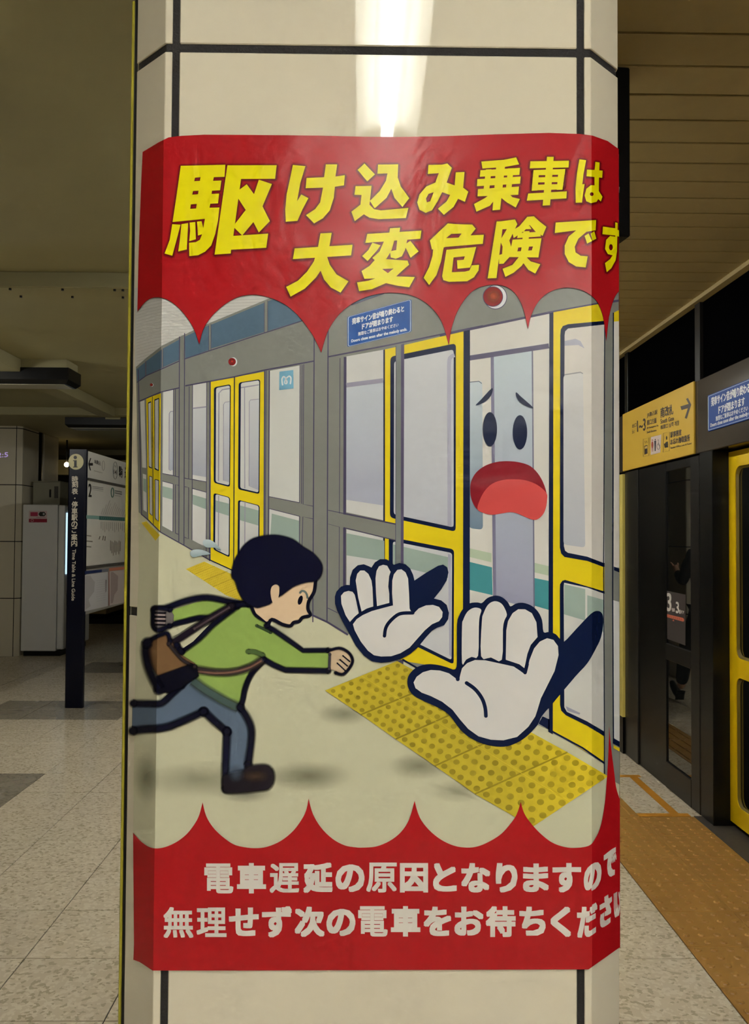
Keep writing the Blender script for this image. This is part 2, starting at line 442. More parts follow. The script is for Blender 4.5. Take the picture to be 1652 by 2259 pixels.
# ceilings
ceiling = struct(box('ceiling', -9, -0.36, -7, 20, ZC, ZC + 0.15, M_PLAST))
ceil2 = struct(box('ceiling_slatted', -0.36, 1.98, -7, 20, ZC + 0.012, ZC + 0.15, mat('ceiling_void_black', (20, 18, 14), 0.9, noise=0.2)))
SL = 0.16
me = bpy.data.meshes.new('slat'); b_ = box_bm(-0.355, XP - 0.012, 0.0055, SL - 0.0055, 0, 0.014, 0.002); b_.to_mesh(me); b_.free(); me.materials.append(M_SLAT)
ys0 = onZ(1500, 145.2, ZC).y
for k in range(-20, 60):
    o = bpy.data.objects.new('slat', me); o.location = (0, ys0 + k * SL, ZC - 0.002); link(o, ceil2)
struct(box('trim_2', XP - 0.014, XP + 0.03, -7, 20, ZC - 0.025, ZC + 0.02, M_SLAT))
for Y in (0.1, 4.452, 9.244, 13.9):
    struct(box('trim_3', -9, -0.37, Y, Y + 0.18, ZC - 0.079, ZC, M_BEAM, None, 0.003))
    sf = struct(box('trim_7', -9, -0.38, Y + 0.008, Y + 0.172, ZC - 0.082, ZC - 0.0785, M_PLAST))
    if Y == 4.452:
        for px_, py_ in ((20, 636), (137, 638), (253, 640), (271, 640), (49, 656), (162, 657), (273, 658)):
            q_ = onZ(px_, py_, ZC - 0.086); yy = Y + (0.02 if py_ < 645 else 0.16)
            from_bm('bolt', cyl_bm((q_.x, yy, ZC - 0.086), 'Z', 0.007, 0.012, 8), M_BLACK, sf)
struct(box('trim_4', -2.81, -2.65, 4.64, 9.24, ZC - 0.1, ZC, M_BEAM, None, 0.004))
struct(box('trim_5', -2.81, -2.65, 9.43, 13.9, ZC - 0.1, ZC, M_BEAM, None, 0.004))
# walls
struct(box('wall_left', -9.2, -9, -7, 20, -0.1, ZC + 0.1, M_WALL))
struct(box('wall_back', -9, 4.2, 20, 20.2, -2, ZC + 0.1, M_WALL))
struct(box('wall_front', -9, 4.2, -7.2, -7, -2, ZC + 0.1, M_WALL))
struct(box('wall_right', 4.2, 4.4, -7, 20, -2, ZC + 0.4, M_DARKWALL))

# ------------------------------------------------------------------ tiled columns
ROW = 0.7075
def column(name, xl, xr, yf, depth, c, zj, label):
    """octagonal pillar: xl, xr are the outer faces, yf the front face, c the corner cut"""
    t = 0.008; g = 0.0046; s = 0.0085; gz = 0.0054
    root = empty(name, ((xl + xr) / 2, yf + depth / 2, 0))
    yb = yf + depth
    i2 = 0.0022
    h2 = i2 * 0.41
    core = [(xl + i2, yf + c + h2), (xl + c + h2, yf + i2), (xr - c - h2, yf + i2), (xr - i2, yf + c + h2), (xr - i2, yb - c - h2), (xr - c - h2, yb - i2), (xl + c + h2, yb - i2), (xl + i2, yb - c - h2)]
    from_bm('core', prism_bm(core, -0.001, ZC), M_GROUT, root)
    zs = [z for z in [zj + k * ROW for k in range(-4, 4)] if 0.02 < z < ZC - 0.02]
    edges = [0.0] + zs + [ZC + 0.001]
    e = s + 2 * g
    for a, b in zip(edges[:-1], edges[1:]):
        z0 = a + (gz if a > 0 else 0); z1 = b - (gz if b < ZC else 0)
        sk = a == 0.0
        mt = M_BLACK if (sk and b < 0.25) else M_TILE
        box('tile', xl + c + s + 2 * g, xr - c - s - 2 * g, yf, yf + t, z0, z1, mt, root, 0.0012)
        box('tile', xl + c + s + 2 * g, xr - c - s - 2 * g, yb - t, yb, z0, z1, mt, root, 0.0012)
        box('tile', xl, xl + t, yf + c + e, yb - c - e, z0, z1, mt, root, 0.0012)
        box('tile', xr - t, xr, yf + c + e, yb - c - e, z0, z1, mt, root, 0.0012)
        k = t * 0.414
        L = [(xl + c + s, yf), (xl + c, yf), (xl, yf + c), (xl, yf + c + s), (xl + t, yf + c + s), (xl + t, yf + c + k), (xl + c + k, yf + t), (xl + c + s, yf + t)]
        mx = lambda p: (xl + xr - p[0], p[1]); my = lambda p: (p[0], yf + yb - p[1])
        for q in (L, [mx(p) for p in L][::-1], [my(p) for p in L][::-1], [mx(my(p)) for p in L]):
            from_bm('corner_tile', prism_bm(q, z0, z1, 0.0008), mt, root)
    return tag(root, label, 'column')
D = 1.076
CH = 0.048
pl = onY(351.7, 1130, D); pr = onY(1304, 1130, D)
XL, XR = pl.x - CH, pr.x + CH
ZJ = onY(840, 110.5, D).z
DEP = XR - XL
col_main = column('poster_column', XL, XR, D, DEP, CH, ZJ, 'cream panelled column carrying the large red and yellow poster')
column('platform_column', XL, XR, 9.1, DEP, CH, ZJ, 'cream panelled column standing behind the one with the poster')
xr3 = onY(33, 1300, 10.9).x + CH
column('platform_column', xr3 - DEP, xr3, 10.9, DEP, CH, ZJ, 'cream panelled column beside the white vending machine')

# ------------------------------------------------------------------ poster surface
FX0, FX1 = XL + CH, XR - CH
def poster_map_factory(base=0.0014, step=0.00005):
    sq = math.sqrt(0.5)
    fo = (Vector((FX0, D - base, 0)), Vector((FX1, D - base, 0)))
    def mp(x, y, layer):
        d = ray(x, y)
        t = (D - base - CAM.y) / d.y
        X = CAM.x + d.x * t
        if X < FX0 or X > FX1:
            k = 0 if X < FX0 else 1
            n = Vector((-sq if k == 0 else sq, -sq, 0)); t = (fo[k] - CAM).dot(n) / d.dot(n)
        P_ = CAM + d * t; P_.y -= layer * step
        return P_
    return mp
pmap = poster_map_factory()
def pline(X, Y):
    return (proj((X, Y, 0.9)), proj((X, Y, 2.3)))
FOLDS = (pline(FX0, D - 0.0014), pline(FX1, D - 0.0014))
_e = pline(XR + 0.001, D + CH)
CLIP = (((_e[1][0] - 0.4, _e[1][1]), (_e[0][0] - 0.4, _e[0][1])),)   # from upper to lower end
INK = (M_PRINT, M_PRINTA)

CROP = {'A': (290, 290, 4), 'B': (640, 290, 4), 'C': (970, 290, 4), 'D': (290, 790, 4), 'E': (640, 790, 4), 'F': (970, 790, 4),
        'G': (290, 1270, 4), 'H': (640, 1270, 4), 'I': (970, 1270, 4), 'J': (290, 1694, 4), 'K': (640, 1694, 4), 'L': (970, 1694, 4),
        'M': (630, 1220, 4.465), 'N': (130, 960, 10.27), 'O': (1360, 880, 9.178), 'Q': (130, 1170, 9.82), 'R': (0, 940, 3.4227), 'S': (1352, 760, 4.183), 'T': (1470, 1180, 9.077)}
def P(c, pts):
    ox, oy, s = CROP[c]; return [(ox + x / s, oy + y / s) for x, y in pts]
def p1(c, x, y): return P(c, [(x, y)])[0]

RED, YEL, CREAM = (172, 20, 27), (236, 224, 6), (204, 203, 174)
GREY, PUR, NAVY = (128, 130, 124), (76, 71, 98), (13, 26, 60)
DOORY, GLASSW, LILAC = (226, 202, 30), (205, 206, 205), (150, 148, 168)
SAGE, PALE, TEAL = (150, 168, 160), (178, 194, 170), (70, 142, 150)

# the sheet
sheet_pts = [(315, 336), (330, 327), (350, 315), (372, 304), (400, 300.5), (450, 298), (560, 298.5), (703, 300), (800, 302.5), (880, 303), (970, 301.5), (1100, 297), (1210, 294), (1280, 296.5), (1307, 300), (1340, 312), (1366, 331), (1380, 340),
             (1380, 2080), (1360.5, 2093), (1297.5, 2137.5), (1000, 2138.5), (700, 2139.5), (500, 2140), (337, 2140), (320, 2128.6), (308, 2121), (294.5, 2116),
             (295, 2110), (296, 2080), (295, 1950), (294, 1836), (295, 1700), (297, 1560), (299, 1450), (303, 1330), (306, 1270), (305, 1100), (303, 1000), (302, 850), (303, 700), (306, 560), (312, 400), (314, 360)]
poster = Art().poly(sheet_pts, CREAM, 0).build('poster', pmap, None, INK, FOLDS, CLIP)
tag(poster, 'large red and yellow safety poster wrapped around the cream column', 'poster')
def part(name, art): return art.build(name, pmap, poster, INK, FOLDS, CLIP)
# the part of the sheet that goes on round the corner of the column
zt = onY(1340, 340, D + CH).z; zb = onY(1340, 2093, D + CH).z
bm = bmesh.new()
for za, zb_, nm in ((zt, zt - 0.24, 0), (zt - 0.24, zb + 0.2, 1), (zb + 0.2, zb, 0)):
    q = [bm.verts.new((XR + 0.0014, D + CH, za)), bm.verts.new((XR + 0.0014, D + CH + 0.035, za)), bm.verts.new((XR + 0.0014, D + CH + 0.035, zb_)), bm.verts.new((XR + 0.0014, D + CH, zb_))]
    f = bm.faces.new(q); f.material_index = nm
me = bpy.data.meshes.new('side_flap'); bm.to_mesh(me); bm.free()
me.materials.append(mat('poster_red', RED, 0.3, noise=0.03)); me.materials.append(mat('poster_cream', CREAM, 0.3, noise=0.03))
o = bpy.data.objects.new('side_flap', me); link(o, poster)

# printed slatted ceiling and clerestory
a = Art()
a.poly(P('A', [(30, 1380), (1500, 1380), (1500, 1520), (30, 2110)]), (202, 202, 198), 1)
for k in range(22):
    y = 1480 + 27 * k
    a.stroke(P('A', [(45, y + 62), (170, y + 26), (290, y), (700, y - 12), (1300, y - 34)]), 0.8, (168, 168, 164), 2, caps=False)
part('printed_ceiling', a)
# grey screen wall
top = P('A', [(40, 2078), (130, 1998), (270, 1890), (440, 1805), (690, 1690), (1175, 1490), (1400, 1400)]) + [(760, 620), (1380, 600)]
bot = [(1380, 1712), (1332, 1685), (1218.7, 1614), (935, 1482), (767.5, 1398), (687.5, 1354), (512.5, 1257.5), (462.5, 1235), (405, 1202.5), (354, 1174), (327, 1147.5), (306, 1130)]
a = Art(); a.poly(top + bot, GREY, 3)
BLU = (82, 106, 127)
for q in ([(44, 2098), (120, 2038), (120, 2160), (50, 2205)], [(130, 2028), (265, 1925), (268, 2088), (132, 2150)], [(280, 1915), (430, 1832), (425, 2015), (280, 2080)], [(470, 1812), (680, 1712), (680, 1930), (475, 2005)], [(705, 1705), (1170, 1512), (1170, 1770), (705, 1915)]):
    a.poly(P('A', q), BLU, 4)
a.poly(P('A', [(1205, 1500), (1400, 1415)]) + [(760, 610), (850, 600), (845, 648), (777, 672), (670, 706)] + P('A', [(1205, 1760)]), BLU, 4)
ln = lambda c, pts, w_=2.2, col=PUR, lay=6: a.stroke(P(c, pts), w_, col, lay, caps=False)
ln('A', [(48, 2215), (130, 2155), (270, 2095), (425, 2025)]); ln('A', [(470, 2008), (680, 1938), (1180, 1776), (1530, 1664)]); ln('B', [(540, 1533), (700, 1475), (830, 1430)])
for x, y0, y1 in ((425, 1830, 2050), (468, 1805, 2010), (682, 1710, 1935), (702, 1700, 1925), (1172, 1505, 1775), (1202, 1492, 1768), (267, 1925, 2090), (279, 1915, 2085), (122, 2030, 2160), (130, 2028, 2155)):
    ln('A', [(x, y0), (x, y1)], 1.1)
ln('D', [(60, 385), (130, 355), (260, 300), (425, 262)], 2.6); ln('D', [(475, 245), (910, 165), (1180, 105), (1612, 26)], 3)
ln('B', [(330, 1990), (900, 1880), (1700, 1715)], 3.2); ln('C', [(0, 1802), (270, 1745), (960, 1600), (1400, 1520), (1600, 1490)], 5)
ln('D', [(85, 1375), (150, 1430), (255, 1535), (460, 1650), (690, 1782)], 2.4)
ln('H', [(190, 345), (330, 410), (510, 522)], 4)
# posts and mullions, left to right
for x0, y0, x1, y1, w_ in ((424, -190, 418, 1625, 2), (469, -220, 463, 1650, 2), (1612, -180, 1600, 2230, 2.4), (60, 100, 90, 1385, 2)):
    ln('D', [(x0, y0), (x1, y1)], w_)
for x0, y0, x1, y1, w_ in ((335, -320, 325, 2330, 2.6), (440, 0, 432, 2060, 1.4), (212, -200, 200, 2330, 2.4)):
    ln('E', [(x0, y0), (x1, y1)], w_)
ln('E', [(485, -10), (478, 2060)], 6)
for pts in ([(372, 275), (370, 1040)], [(388, 270), (388, 1042), (420, 1050)], [(370, 1110), (366, 1535)], [(388, 1545), (388, 1115), (420, 1124)], [(388, 1545), (418, 1556)], [(510, 250), (505, 1068), (470, 1058)], [(470, 1135), (505, 1142), (503, 1595), (468, 1580)], [(272, 1018), (368, 1036), (420, 1050)], [(272, 1085), (366, 1110)],
            [(470, 1060), (660, 1092)], [(538, 1150), (662, 1184)], [(540, 236), (534, 1605)], [(664, 212), (660, 1770)],
            [(1487, 62), (1482, 1275)], [(1505, 60), (1500, 1285)], [(1520, 55), (1514, 1290), (1600, 1306)], [(1484, 1395), (1480, 1680)], [(1505, 1690), (1512, 1400), (1600, 1418)], [(1212, 1222), (1482, 1276)], [(1215, 1328), (1482, 1396)]):
    ln('D', pts, 1.5)
ln('D', [(694, 205), (690, 1790)], 2.6); ln('D', [(1175, 112), (1170, 1570)], 2.4); ln('D', [(1188, 110), (1180, 1560)], 1.6); ln('D', [(1217, 110), (1208, 1560)], 2.4)
ln('E', [(335, 1342), (470, 1370)], 1.6); ln('E', [(335, 1462), (435, 1488)], 1.6); ln('H', [(332, 285), (420, 328)], 1.6)
part('printed_screen_wall', a)

# printed windows with the train behind
def vgrad(c0, c1, y0, y1):
    def f(x, y):
        t = min(1, max(0, (y - y0) / (y1 - y0))); return tuple(c0[i] * (1 - t) + c1[i] * t for i in range(3))
    return f
a = Art()
for c, q in (('D', [(78, 385), (115, 372), (130, 970), (95, 965)]), ('D', [(100, 1020), (130, 1030), (136, 1360), (105, 1340)])):
    a.poly(P(c, q), GLASSW, 5)
a.poly(P('D', [(104, 1060), (132, 1070), (134, 1190), (105, 1170)]), SAGE, 6)
part('printed_window', a)
a = Art()
a.poly(P('D', [(280, 300), (368, 280), (366, 1035), (275, 1018)]), GLASSW, 5)
a.poly(P('D', [(275, 1088), (365, 1110), (362, 1530), (272, 1480)]), GLASSW, 5)
a.poly(P('D', [(275, 1130), (364, 1152), (363, 1250), (275, 1225)]), SAGE, 6)
a.quad(P('D', [(340, 480), (367, 470), (366, 990), (338, 985)]), vgrad((195, 198, 202), (165, 172, 188), 910, 1040), 6)
a.stroke(P('D', [(367, 470), (345, 472), (334, 490), (332, 985), (350, 992)]), 2, LILAC, 7, caps=False)
part('printed_window', a)
a = Art()
a.poly(P('D', [(540, 238), (662, 215), (660, 1092), (538, 1065)]), GLASSW, 5)
a.quad(P('D', [(540, 448), (662, 430), (660, 1050), (538, 1030)]), vgrad((196, 200, 204), (166, 170, 184), 900, 1045), 6)
a.stroke(P('D', [(540, 444), (662, 430)]), 3, LILAC, 7, caps=False)
a.poly(P('D', [(540, 1155), (660, 1185), (658, 1670), (535, 1605)]), GLASSW, 5)
a.poly(P('D', [(540, 1205), (660, 1240), (660, 1335), (540, 1290)]), SAGE, 6)
part('printed_window', a)
a = Art()
a.poly(P('D', [(1222, 112), (1485, 65), (1480, 1272), (1215, 1220)]), (206, 208, 204), 5)
a.poly(P('D', [(1217, 1330), (1478, 1395), (1478, 1680), (1215, 1600)]), GLASSW, 5)
a.poly(P('D', [(1238, 1372), (1478, 1435), (1478, 1680), (1222, 1600)]), SAGE, 6)
a.poly(P('D', [(1305, 120), (1428, 105), (1430, 268), (1303, 283)]), (118, 172, 200), 7)
a.stroke(smooth_pts(P('D', [(1333, 236), (1328, 190), (1340, 165), (1355, 172), (1372, 208), (1366, 226), (1352, 216), (1366, 180), (1392, 160), (1407, 178), (1402, 226)]), 4, False), 3.2, (214, 222, 226), 8)
part('printed_window', a)
a = Art()
a.poly(P('B', [(497, 1985), (830, 1925)]) + P('E', [(820, 1430), (495, 1360)]), GLASSW, 5)
a.quad(P('E', [(495, 262), (820, 218), (820, 1300), (495, 1250)]), vgrad((192, 200, 210), (166, 170, 188), 850, 1110), 6)
a.stroke(P('E', [(495, 240), (820, 198)]), 10, LILAC, 7, caps=False)
a.poly(P('E', [(497, 1510), (820, 1580), (820, 2100), (497, 2100)]), GLASSW, 5)
a.poly(P('E', [(497, 1545), (830, 1612), (830, 1792), (497, 1740)]), SAGE, 6)
part('printed_window', a)

def leaf(a, outer, inner, r, lay, fill=GLASSW):
    a.poly(rquad(outer, r), NAVY, lay); a.poly(rquad(inner, r * 0.8), fill, lay + 1)
# far small door
a = Art()
a.poly(P('D', [(130, 355), (262, 310), (255, 1532), (150, 1432)]), DOORY, 5)
a.stroke(P('D', [(185, 340), (193, 1470)]), 1.3, NAVY, 8, caps=False); a.stroke(P('D', [(264, 305), (256, 1535)]), 1.6, PUR, 8, caps=False)
for q in ([(145, 392), (175, 380), (182, 978), (152, 962)], [(202, 365), (246, 350), (242, 998), (203, 980)], [(156, 1038), (184, 1046), (187, 1395), (159, 1372)], [(205, 1068), (244, 1076), (241, 1444), (208, 1418)]):
    px = P('D', q); a.poly(rquad(px, 2), NAVY, 6)
    c = Vector((sum(p[0] for p in px) / 4, sum(p[1] for p in px) / 4))
    a.poly([(c.x + (p[0] - c.x) * 0.72, c.y + (p[1] - c.y) * 0.965) for p in px], GLASSW, 7)
part('printed_door', a)
# middle door
a = Art()
a.poly(P('D', [(700, 205), (908, 168), (1170, 120), (1162, 2000), (890, 1870), (700, 1780)]), DOORY, 5)
a.stroke(P('D', [(909, 166), (902, 1860)]), 2.2, NAVY, 9, caps=False); a.stroke(P('D', [(690, 1780), (895, 1874)]), 2.2, NAVY, 9, caps=False)
leaf(a, P('D', [(728, 258), (876, 230), (870, 1138), (726, 1100)]), P('D', [(747, 264), (868, 241), (862, 1124), (743, 1094)]), 6, 6)
leaf(a, P('D', [(946, 216), (1136, 186), (1130, 1200), (940, 1158)]), P('D', [(966, 220), (1127, 196), (1121, 1186), (960, 1148)]), 6, 6)
leaf(a, P('D', [(724, 1190), (870, 1228), (867, 1760), (722, 1690)]), P('D', [(742, 1200), (862, 1232), (858, 1744), (738, 1686)]), 6, 6)
leaf(a, P('D', [(940, 1250), (1132, 1300), (1128, 1800), (936, 1740)]), P('D', [(957, 1260), (1122, 1304), (1118, 1790), (954, 1740)]), 6, 6)
a.quad(P('D', [(815, 392), (866, 382), (862, 1095), (812, 1082)]), vgrad((200, 203, 208), (172, 176, 190), 900, 1050), 8)
a.quad(P('D', [(1040, 376), (1125, 364), (1120, 1165), (1038, 1130)]), vgrad((200, 203, 208), (172, 176, 190), 900, 1060), 8)
a.stroke(P('D', [(868, 268), (800, 280), (772, 310), (768, 1085)]), 2.4, LILAC, 8.5, caps=False); a.stroke(P('D', [(865, 384), (825, 390), (813, 410), (811, 1080)]), 1.4, LILAC, 8.5, caps=False)
a.stroke(P('D', [(966, 262), (1125, 236)]), 2.4, LILAC, 8.5, caps=False); a.stroke(P('D', [(998, 262), (1000, 1150)]), 2, LILAC, 8.5, caps=False); a.stroke(P('D', [(1125, 362), (1050, 370), (1040, 385), (1038, 1128)]), 1.4, LILAC, 8.5, caps=False)
a.poly(P('D', [(742, 1255), (860, 1285), (860, 1392), (742, 1355)]), SAGE, 8); a.poly(P('D', [(958, 1300), (1121, 1345), (1120, 1478), (957, 1430)]), SAGE, 8)
a.stroke(P('D', [(770, 1215), (766, 1690)]), 2, LILAC, 9, caps=False); a.stroke(P('D', [(1002, 1275), (1000, 1640)]), 2, LILAC, 9, caps=False)
part('printed_door', a)
# big left leaf
a = Art()
a.poly([(845.5, 772), (849, 771), (849, 1440), (845.5, 1438)], NAVY, 6)
a.poly([(849, 771), (1023, 731), (1023, 1330), (1006, 1478), (890, 1458), (849, 1438)], DOORY, 6)
a.poly(rquad([(861, 787), (1005.5, 757.5), (1005, 1173), (860, 1142)], 9), NAVY, 7); a.poly(rquad([(869.5, 797), (1000.5, 771), (1000.5, 1163.5), (868.5, 1135)], 7), vgrad((204, 207, 212), (192, 196, 206), 800, 1150), 8)
a.stroke(smooth_pts(P('E', [(1450, -25), (1420, -10), (1402, 40), (1402, 300), (1405, 1480)]), 5, False), 8.5, (172, 172, 192), 9, caps=False)
a.poly(P('E', [(1424, 260), (1442, 250), (1440, 1485), (1424, 1482)]), (196, 200, 210), 9)
a.poly(rquad([(857.5, 1184), (1001.5, 1212), (1000.5, 1466), (857.5, 1396)], 8), NAVY, 7); a.poly(rquad([(866.5, 1194), (997, 1220), (996, 1456), (866.5, 1392)], 6), (200, 202, 206), 8)
a.poly([(867, 1201), (988, 1229), (988, 1275), (867, 1246)], SAGE, 9)
a.poly([(988, 1222), (994.5, 1224), (996, 1450), (991, 1444)], (172, 172, 192), 9.5)
a.stroke(P('H', [(990, 738), (1120, 815)]), 4, NAVY, 8, caps=False)
a.poly(P('H', [(930, 750), (1000, 740), (998, 790)]), PUR, 8)
# transom and post in front
a.poly(P('E', [(335, 1350), (470, 1378), (820, 1442), (935, 1470), (935, 1612), (820, 1582), (470, 1498), (335, 1462)]), GREY, 10)
a.stroke(P('E', [(470, 1370), (930, 1465)]), 3, PUR, 11, caps=False); a.stroke(P('E', [(470, 1495), (930, 1608)]), 2, PUR, 11, caps=False)
a.poly([(873, 762), (885, 760), (884, 1260), (872, 1260)], (122, 128, 126), 12); a.poly([(884.5, 760), (891.5, 758), (890, 1260), (884, 1260)], (88, 82, 110), 12)
a.stroke([(873.2, 763), (872.5, 1250)], 1.2, PUR, 12.5, caps=False)
part('printed_door', a)
# train interior through the open door
a = Art()
a.poly([(1034, 728), (1212, 690), (1212, 1610), (1034, 1520)], (214, 212, 206), 5)
a.poly(rquad(P('F', [(255, 215), (375, 200), (380, 1515), (255, 1500)]), 9), vgrad((196, 208, 216), (112, 132, 152), 860, 1160), 6)
a.stroke(P('F', [(265, 213), (345, 205), (370, 225)]), 1.6, (70, 84, 104), 6.5, caps=False)
a.poly([(1088, 776), (1173, 763), (1178, 1345), (1092, 1320)], vgrad((192, 206, 214), (152, 154, 178), 790, 1200), 7)
a.stroke([(1085.5, 778), (1091, 1320)], 7, (124, 122, 148), 8, caps=False); a.stroke([(1174, 765), (1178, 1345)], 3, (112, 112, 134), 8, caps=False)
a.poly(P('F', [(262, 1678), (456, 1722), (456, 1802), (262, 1755)]), PALE, 6); a.poly(P('F', [(262, 1798), (460, 1846), (466, 2092), (262, 2045)]), TEAL, 6)
a.poly(P('F', [(832, 1806), (962, 1836), (962, 1920), (832, 1890)]), PALE, 6); a.poly(P('F', [(832, 1940), (962, 1966), (962, 2222), (832, 2184)]), TEAL, 6)
a.stroke(P('C', [(262, 2000), (962, 1893)]), 11, (92, 88, 114), 9, caps=False)
part('printed_train_interior', a)
# right leaf
a = Art()
a.poly([(1022.3, 731), (1036.5, 728), (1036, 1345), (1021, 1345)], NAVY, 10)
a.poly([(1211.5, 691), (1220.5, 689), (1219, 1620), (1209, 1614)], NAVY, 10)
a.poly([(1220, 689), (1320, 671), (1346, 690), (1340, 1690), (1332, 1682), (1219, 1614)], DOORY, 9)
a.stroke([(1215, 1612), (1285, 1650), (1334, 1684)], 4, NAVY, 10, caps=False)
a.poly(P('C', [(1062, 1800), (1066, 1750), (1085, 1718), (1130, 1702), (1450, 1672)]) + [(1340, 708), (1340, 1250)] + P('F', [(1440, 1842), (1300, 1790), (1100, 1755), (1070, 1725), (1058, 1670)]), NAVY, 11)
a.poly(P('C', [(1100, 1800), (1105, 1765), (1130, 1740), (1450, 1705)]) + [(1340, 715), (1340, 1243)] + P('F', [(1440, 1806), (1300, 1752), (1130, 1718), (1105, 1700), (1094, 1660)]), (212, 208, 202), 12)
a.poly(rquad(P('F', [(1090, 150), (1262, 128), (1282, 1672), (1090, 1645)]), 8), vgrad((206, 206, 206), (178, 182, 192), 830, 1040), 13)
a.stroke(P('F', [(1100, 148), (1240, 126), (1262, 138)]), 2.5, (150, 150, 154), 14, caps=False)
a.poly(P('C', [(1100, 1850), (1195, 1830), (1240, 1850), (1275, 1915), (1220, 1885), (1100, 1892)]), (166, 166, 182), 13)
a.poly(P('I', [(1058, 120), (1060, 75), (1080, 45), (1105, 37), (1440, 135)]) + [(1340, 1306), (1340, 1630)] + P('I', [(1448, 1415), (1300, 1325), (1110, 1230), (1070, 1190), (1060, 1140)]), NAVY, 11)
a.poly(P('I', [(1092, 100), (1096, 62), (1300, 105), (1440, 156)]) + [(1340, 1312), (1340, 1616)] + P('I', [(1446, 1372), (1300, 1285), (1120, 1200), (1098, 1160)]), (206, 206, 202), 12)
a.poly(P('I', [(1096, 75), (1282, 118), (1282, 395), (1094, 340)]), SAGE, 13); a.poly(P('I', [(1300, 172), (1450, 215), (1450, 505), (1300, 380)]), SAGE, 13)
a.poly(P('I', [(1110, 1150), (1240, 1212), (1230, 1225), (1125, 1192)]), (160, 160, 178), 13)
# post at the right fold and what follows it
a.poly([(1333, 690), (1352, 684), (1352, 1712), (1345, 1722), (1333, 1708)], GREY, 15)
a.stroke([(1333.5, 690), (1331, 1240), (1333, 1710)], 2, NAVY, 16, caps=False); a.stroke([(1352.5, 690), (1351, 1300), (1352.5, 1640)], 2.5, NAVY, 16, caps=False)
a.poly([(1353.5, 690), (1374, 680), (1374, 1255), (1353, 1250)], (214, 210, 204), 15); a.poly([(1354, 1250), (1374, 1258), (1374, 1266), (1354, 1258)], NAVY, 15)
a.poly([(1352, 1262), (1374, 1270), (1374, 1330), (1352, 1322)], GREY, 15); a.poly([(1352, 1324), (1374, 1330), (1374, 1640), (1354, 1630)], GLASSW, 15)
a.poly([(1353, 1628), (1374, 1640), (1374, 1652), (1353, 1640)], NAVY, 15); a.poly([(1353, 1643), (1374, 1655), (1374, 1662), (1353, 1650)], DOORY, 15); a.poly([(1353, 690), (1374, 680), (1374, 708), (1353, 710)], DOORY, 15.5)
a.poly([(1352, 1652), (1374, 1664), (1374, 1735), (1352, 1722)], GREY, 15)
a.poly(P('I', [(870, 1305), (905, 1240), (968, 1268), (968, 1360)]), NAVY, 10); a.poly(P('I', [(900, 1232), (962, 1170), (964, 1265)]), (196, 194, 190), 10)
part('printed_door', a)
# signal lamps
for c, x, y, r in (('A', 888, 2032, 33), ('A', 177, 2236, 13)):
    a = Art(); cx, cy = p1(c, x, y); r /= 4
    a.poly(ellipse(cx + r * 0.32, cy + 0.3, r * 1.05, r * 1.2), (214, 214, 216), 7); a.poly(ellipse(cx, cy, r, r), (128, 22, 26), 8); a.blob(cx, cy - 0.5, r * 0.8, r * 0.8, (190, 62, 52, 1), 9)
    part('printed_lamp', a)
a = Art(); cx, cy = p1('C', 468, 1458)
a.poly(ellipse(cx + 5.5, cy + 1, 26, 27), PUR, 7); a.poly(ellipse(cx + 5.3, cy + 1, 24.5, 25.5), (214, 214, 218), 8); a.poly(ellipse(cx, cy, 22.5, 22.5), PUR, 9); a.poly(ellipse(cx, cy, 21, 21), (136, 24, 28), 10)
a.blob(cx + 2, cy - 1, 19, 19, (192, 92, 62, 1), 11)
part('printed_lamp', a)
# printed warning notice
a = Art()
sq_ = [(766, 699), (907.5, 660), (907.5, 732.5), (766, 766)]
a.poly(rquad(sq_, 5), (20, 74, 152), 7)
i_ = lambda k: [tuple(Vector(p) + (Vector((836.5, 714)) - Vector(p)) * k) for p in sq_]
a.poly(rquad(i_(0.022), 4.5), (206, 216, 228), 8); a.poly(rquad(i_(0.042), 4), (22, 80, 160), 9)
INKW = (226, 232, 238)
for s_, q, fat in (('発車サイン音が鳴り終わると', [(547, 1652), (1003, 1537), (1003, 1590), (547, 1705)], 0.45), ('ドアが閉まります', [(635, 1697), (905, 1630), (905, 1680), (635, 1748)], 0.5), ('無理なご乗車はおやめください', [(600, 1772), (955, 1690), (955, 1722), (600, 1805)], 0.18), ('Doors close soon after the melody ends.', [(540, 1838), (1030, 1730), (1030, 1765), (540, 1870)], 0.28)):
    a.text(s_, P('B', q), INKW, 10, fat)
part('printed_notice', a)

# printed floor: soft shadows and tactile strips
for cx, cy, rx, ry, al in ((322, 1715, 30, 60, 0.55), (680, 1712, 95, 34, 0.5), (445, 1720, 130, 40, 0.32), (760, 1575, 60, 26, 0.4), (925, 1690, 70, 30, 0.45), (1010, 1745, 60, 26, 0.3)):
    part('printed_shadow', Art().blob(cx, cy, rx, ry, (112, 112, 86, al), 1 + cx * 0.0005))
lo = [(717, 1523), (796, 1576), (872.5, 1630), (959, 1689), (1047.5, 1751), (1174, 1824)]
hi = [(876, 1458), (964, 1507), (1050, 1551), (1149, 1603), (1251, 1659), (1341, 1712)]
def tcol(x, y):
    t = (x - 720) / 620
    k = 0.5 + 0.5 * math.cos(max(-1, min(1, (t - 1.0) / 0.42)) * math.pi)
    b0 = (194, 175, 50); b1 = (228, 203, 46)
    return tuple(b0[i] * (1 - k) + b1[i] * k for i in range(3))
def dcol(x, y): return tuple(v * 0.8 for v in tcol(x, y))
a = Art()
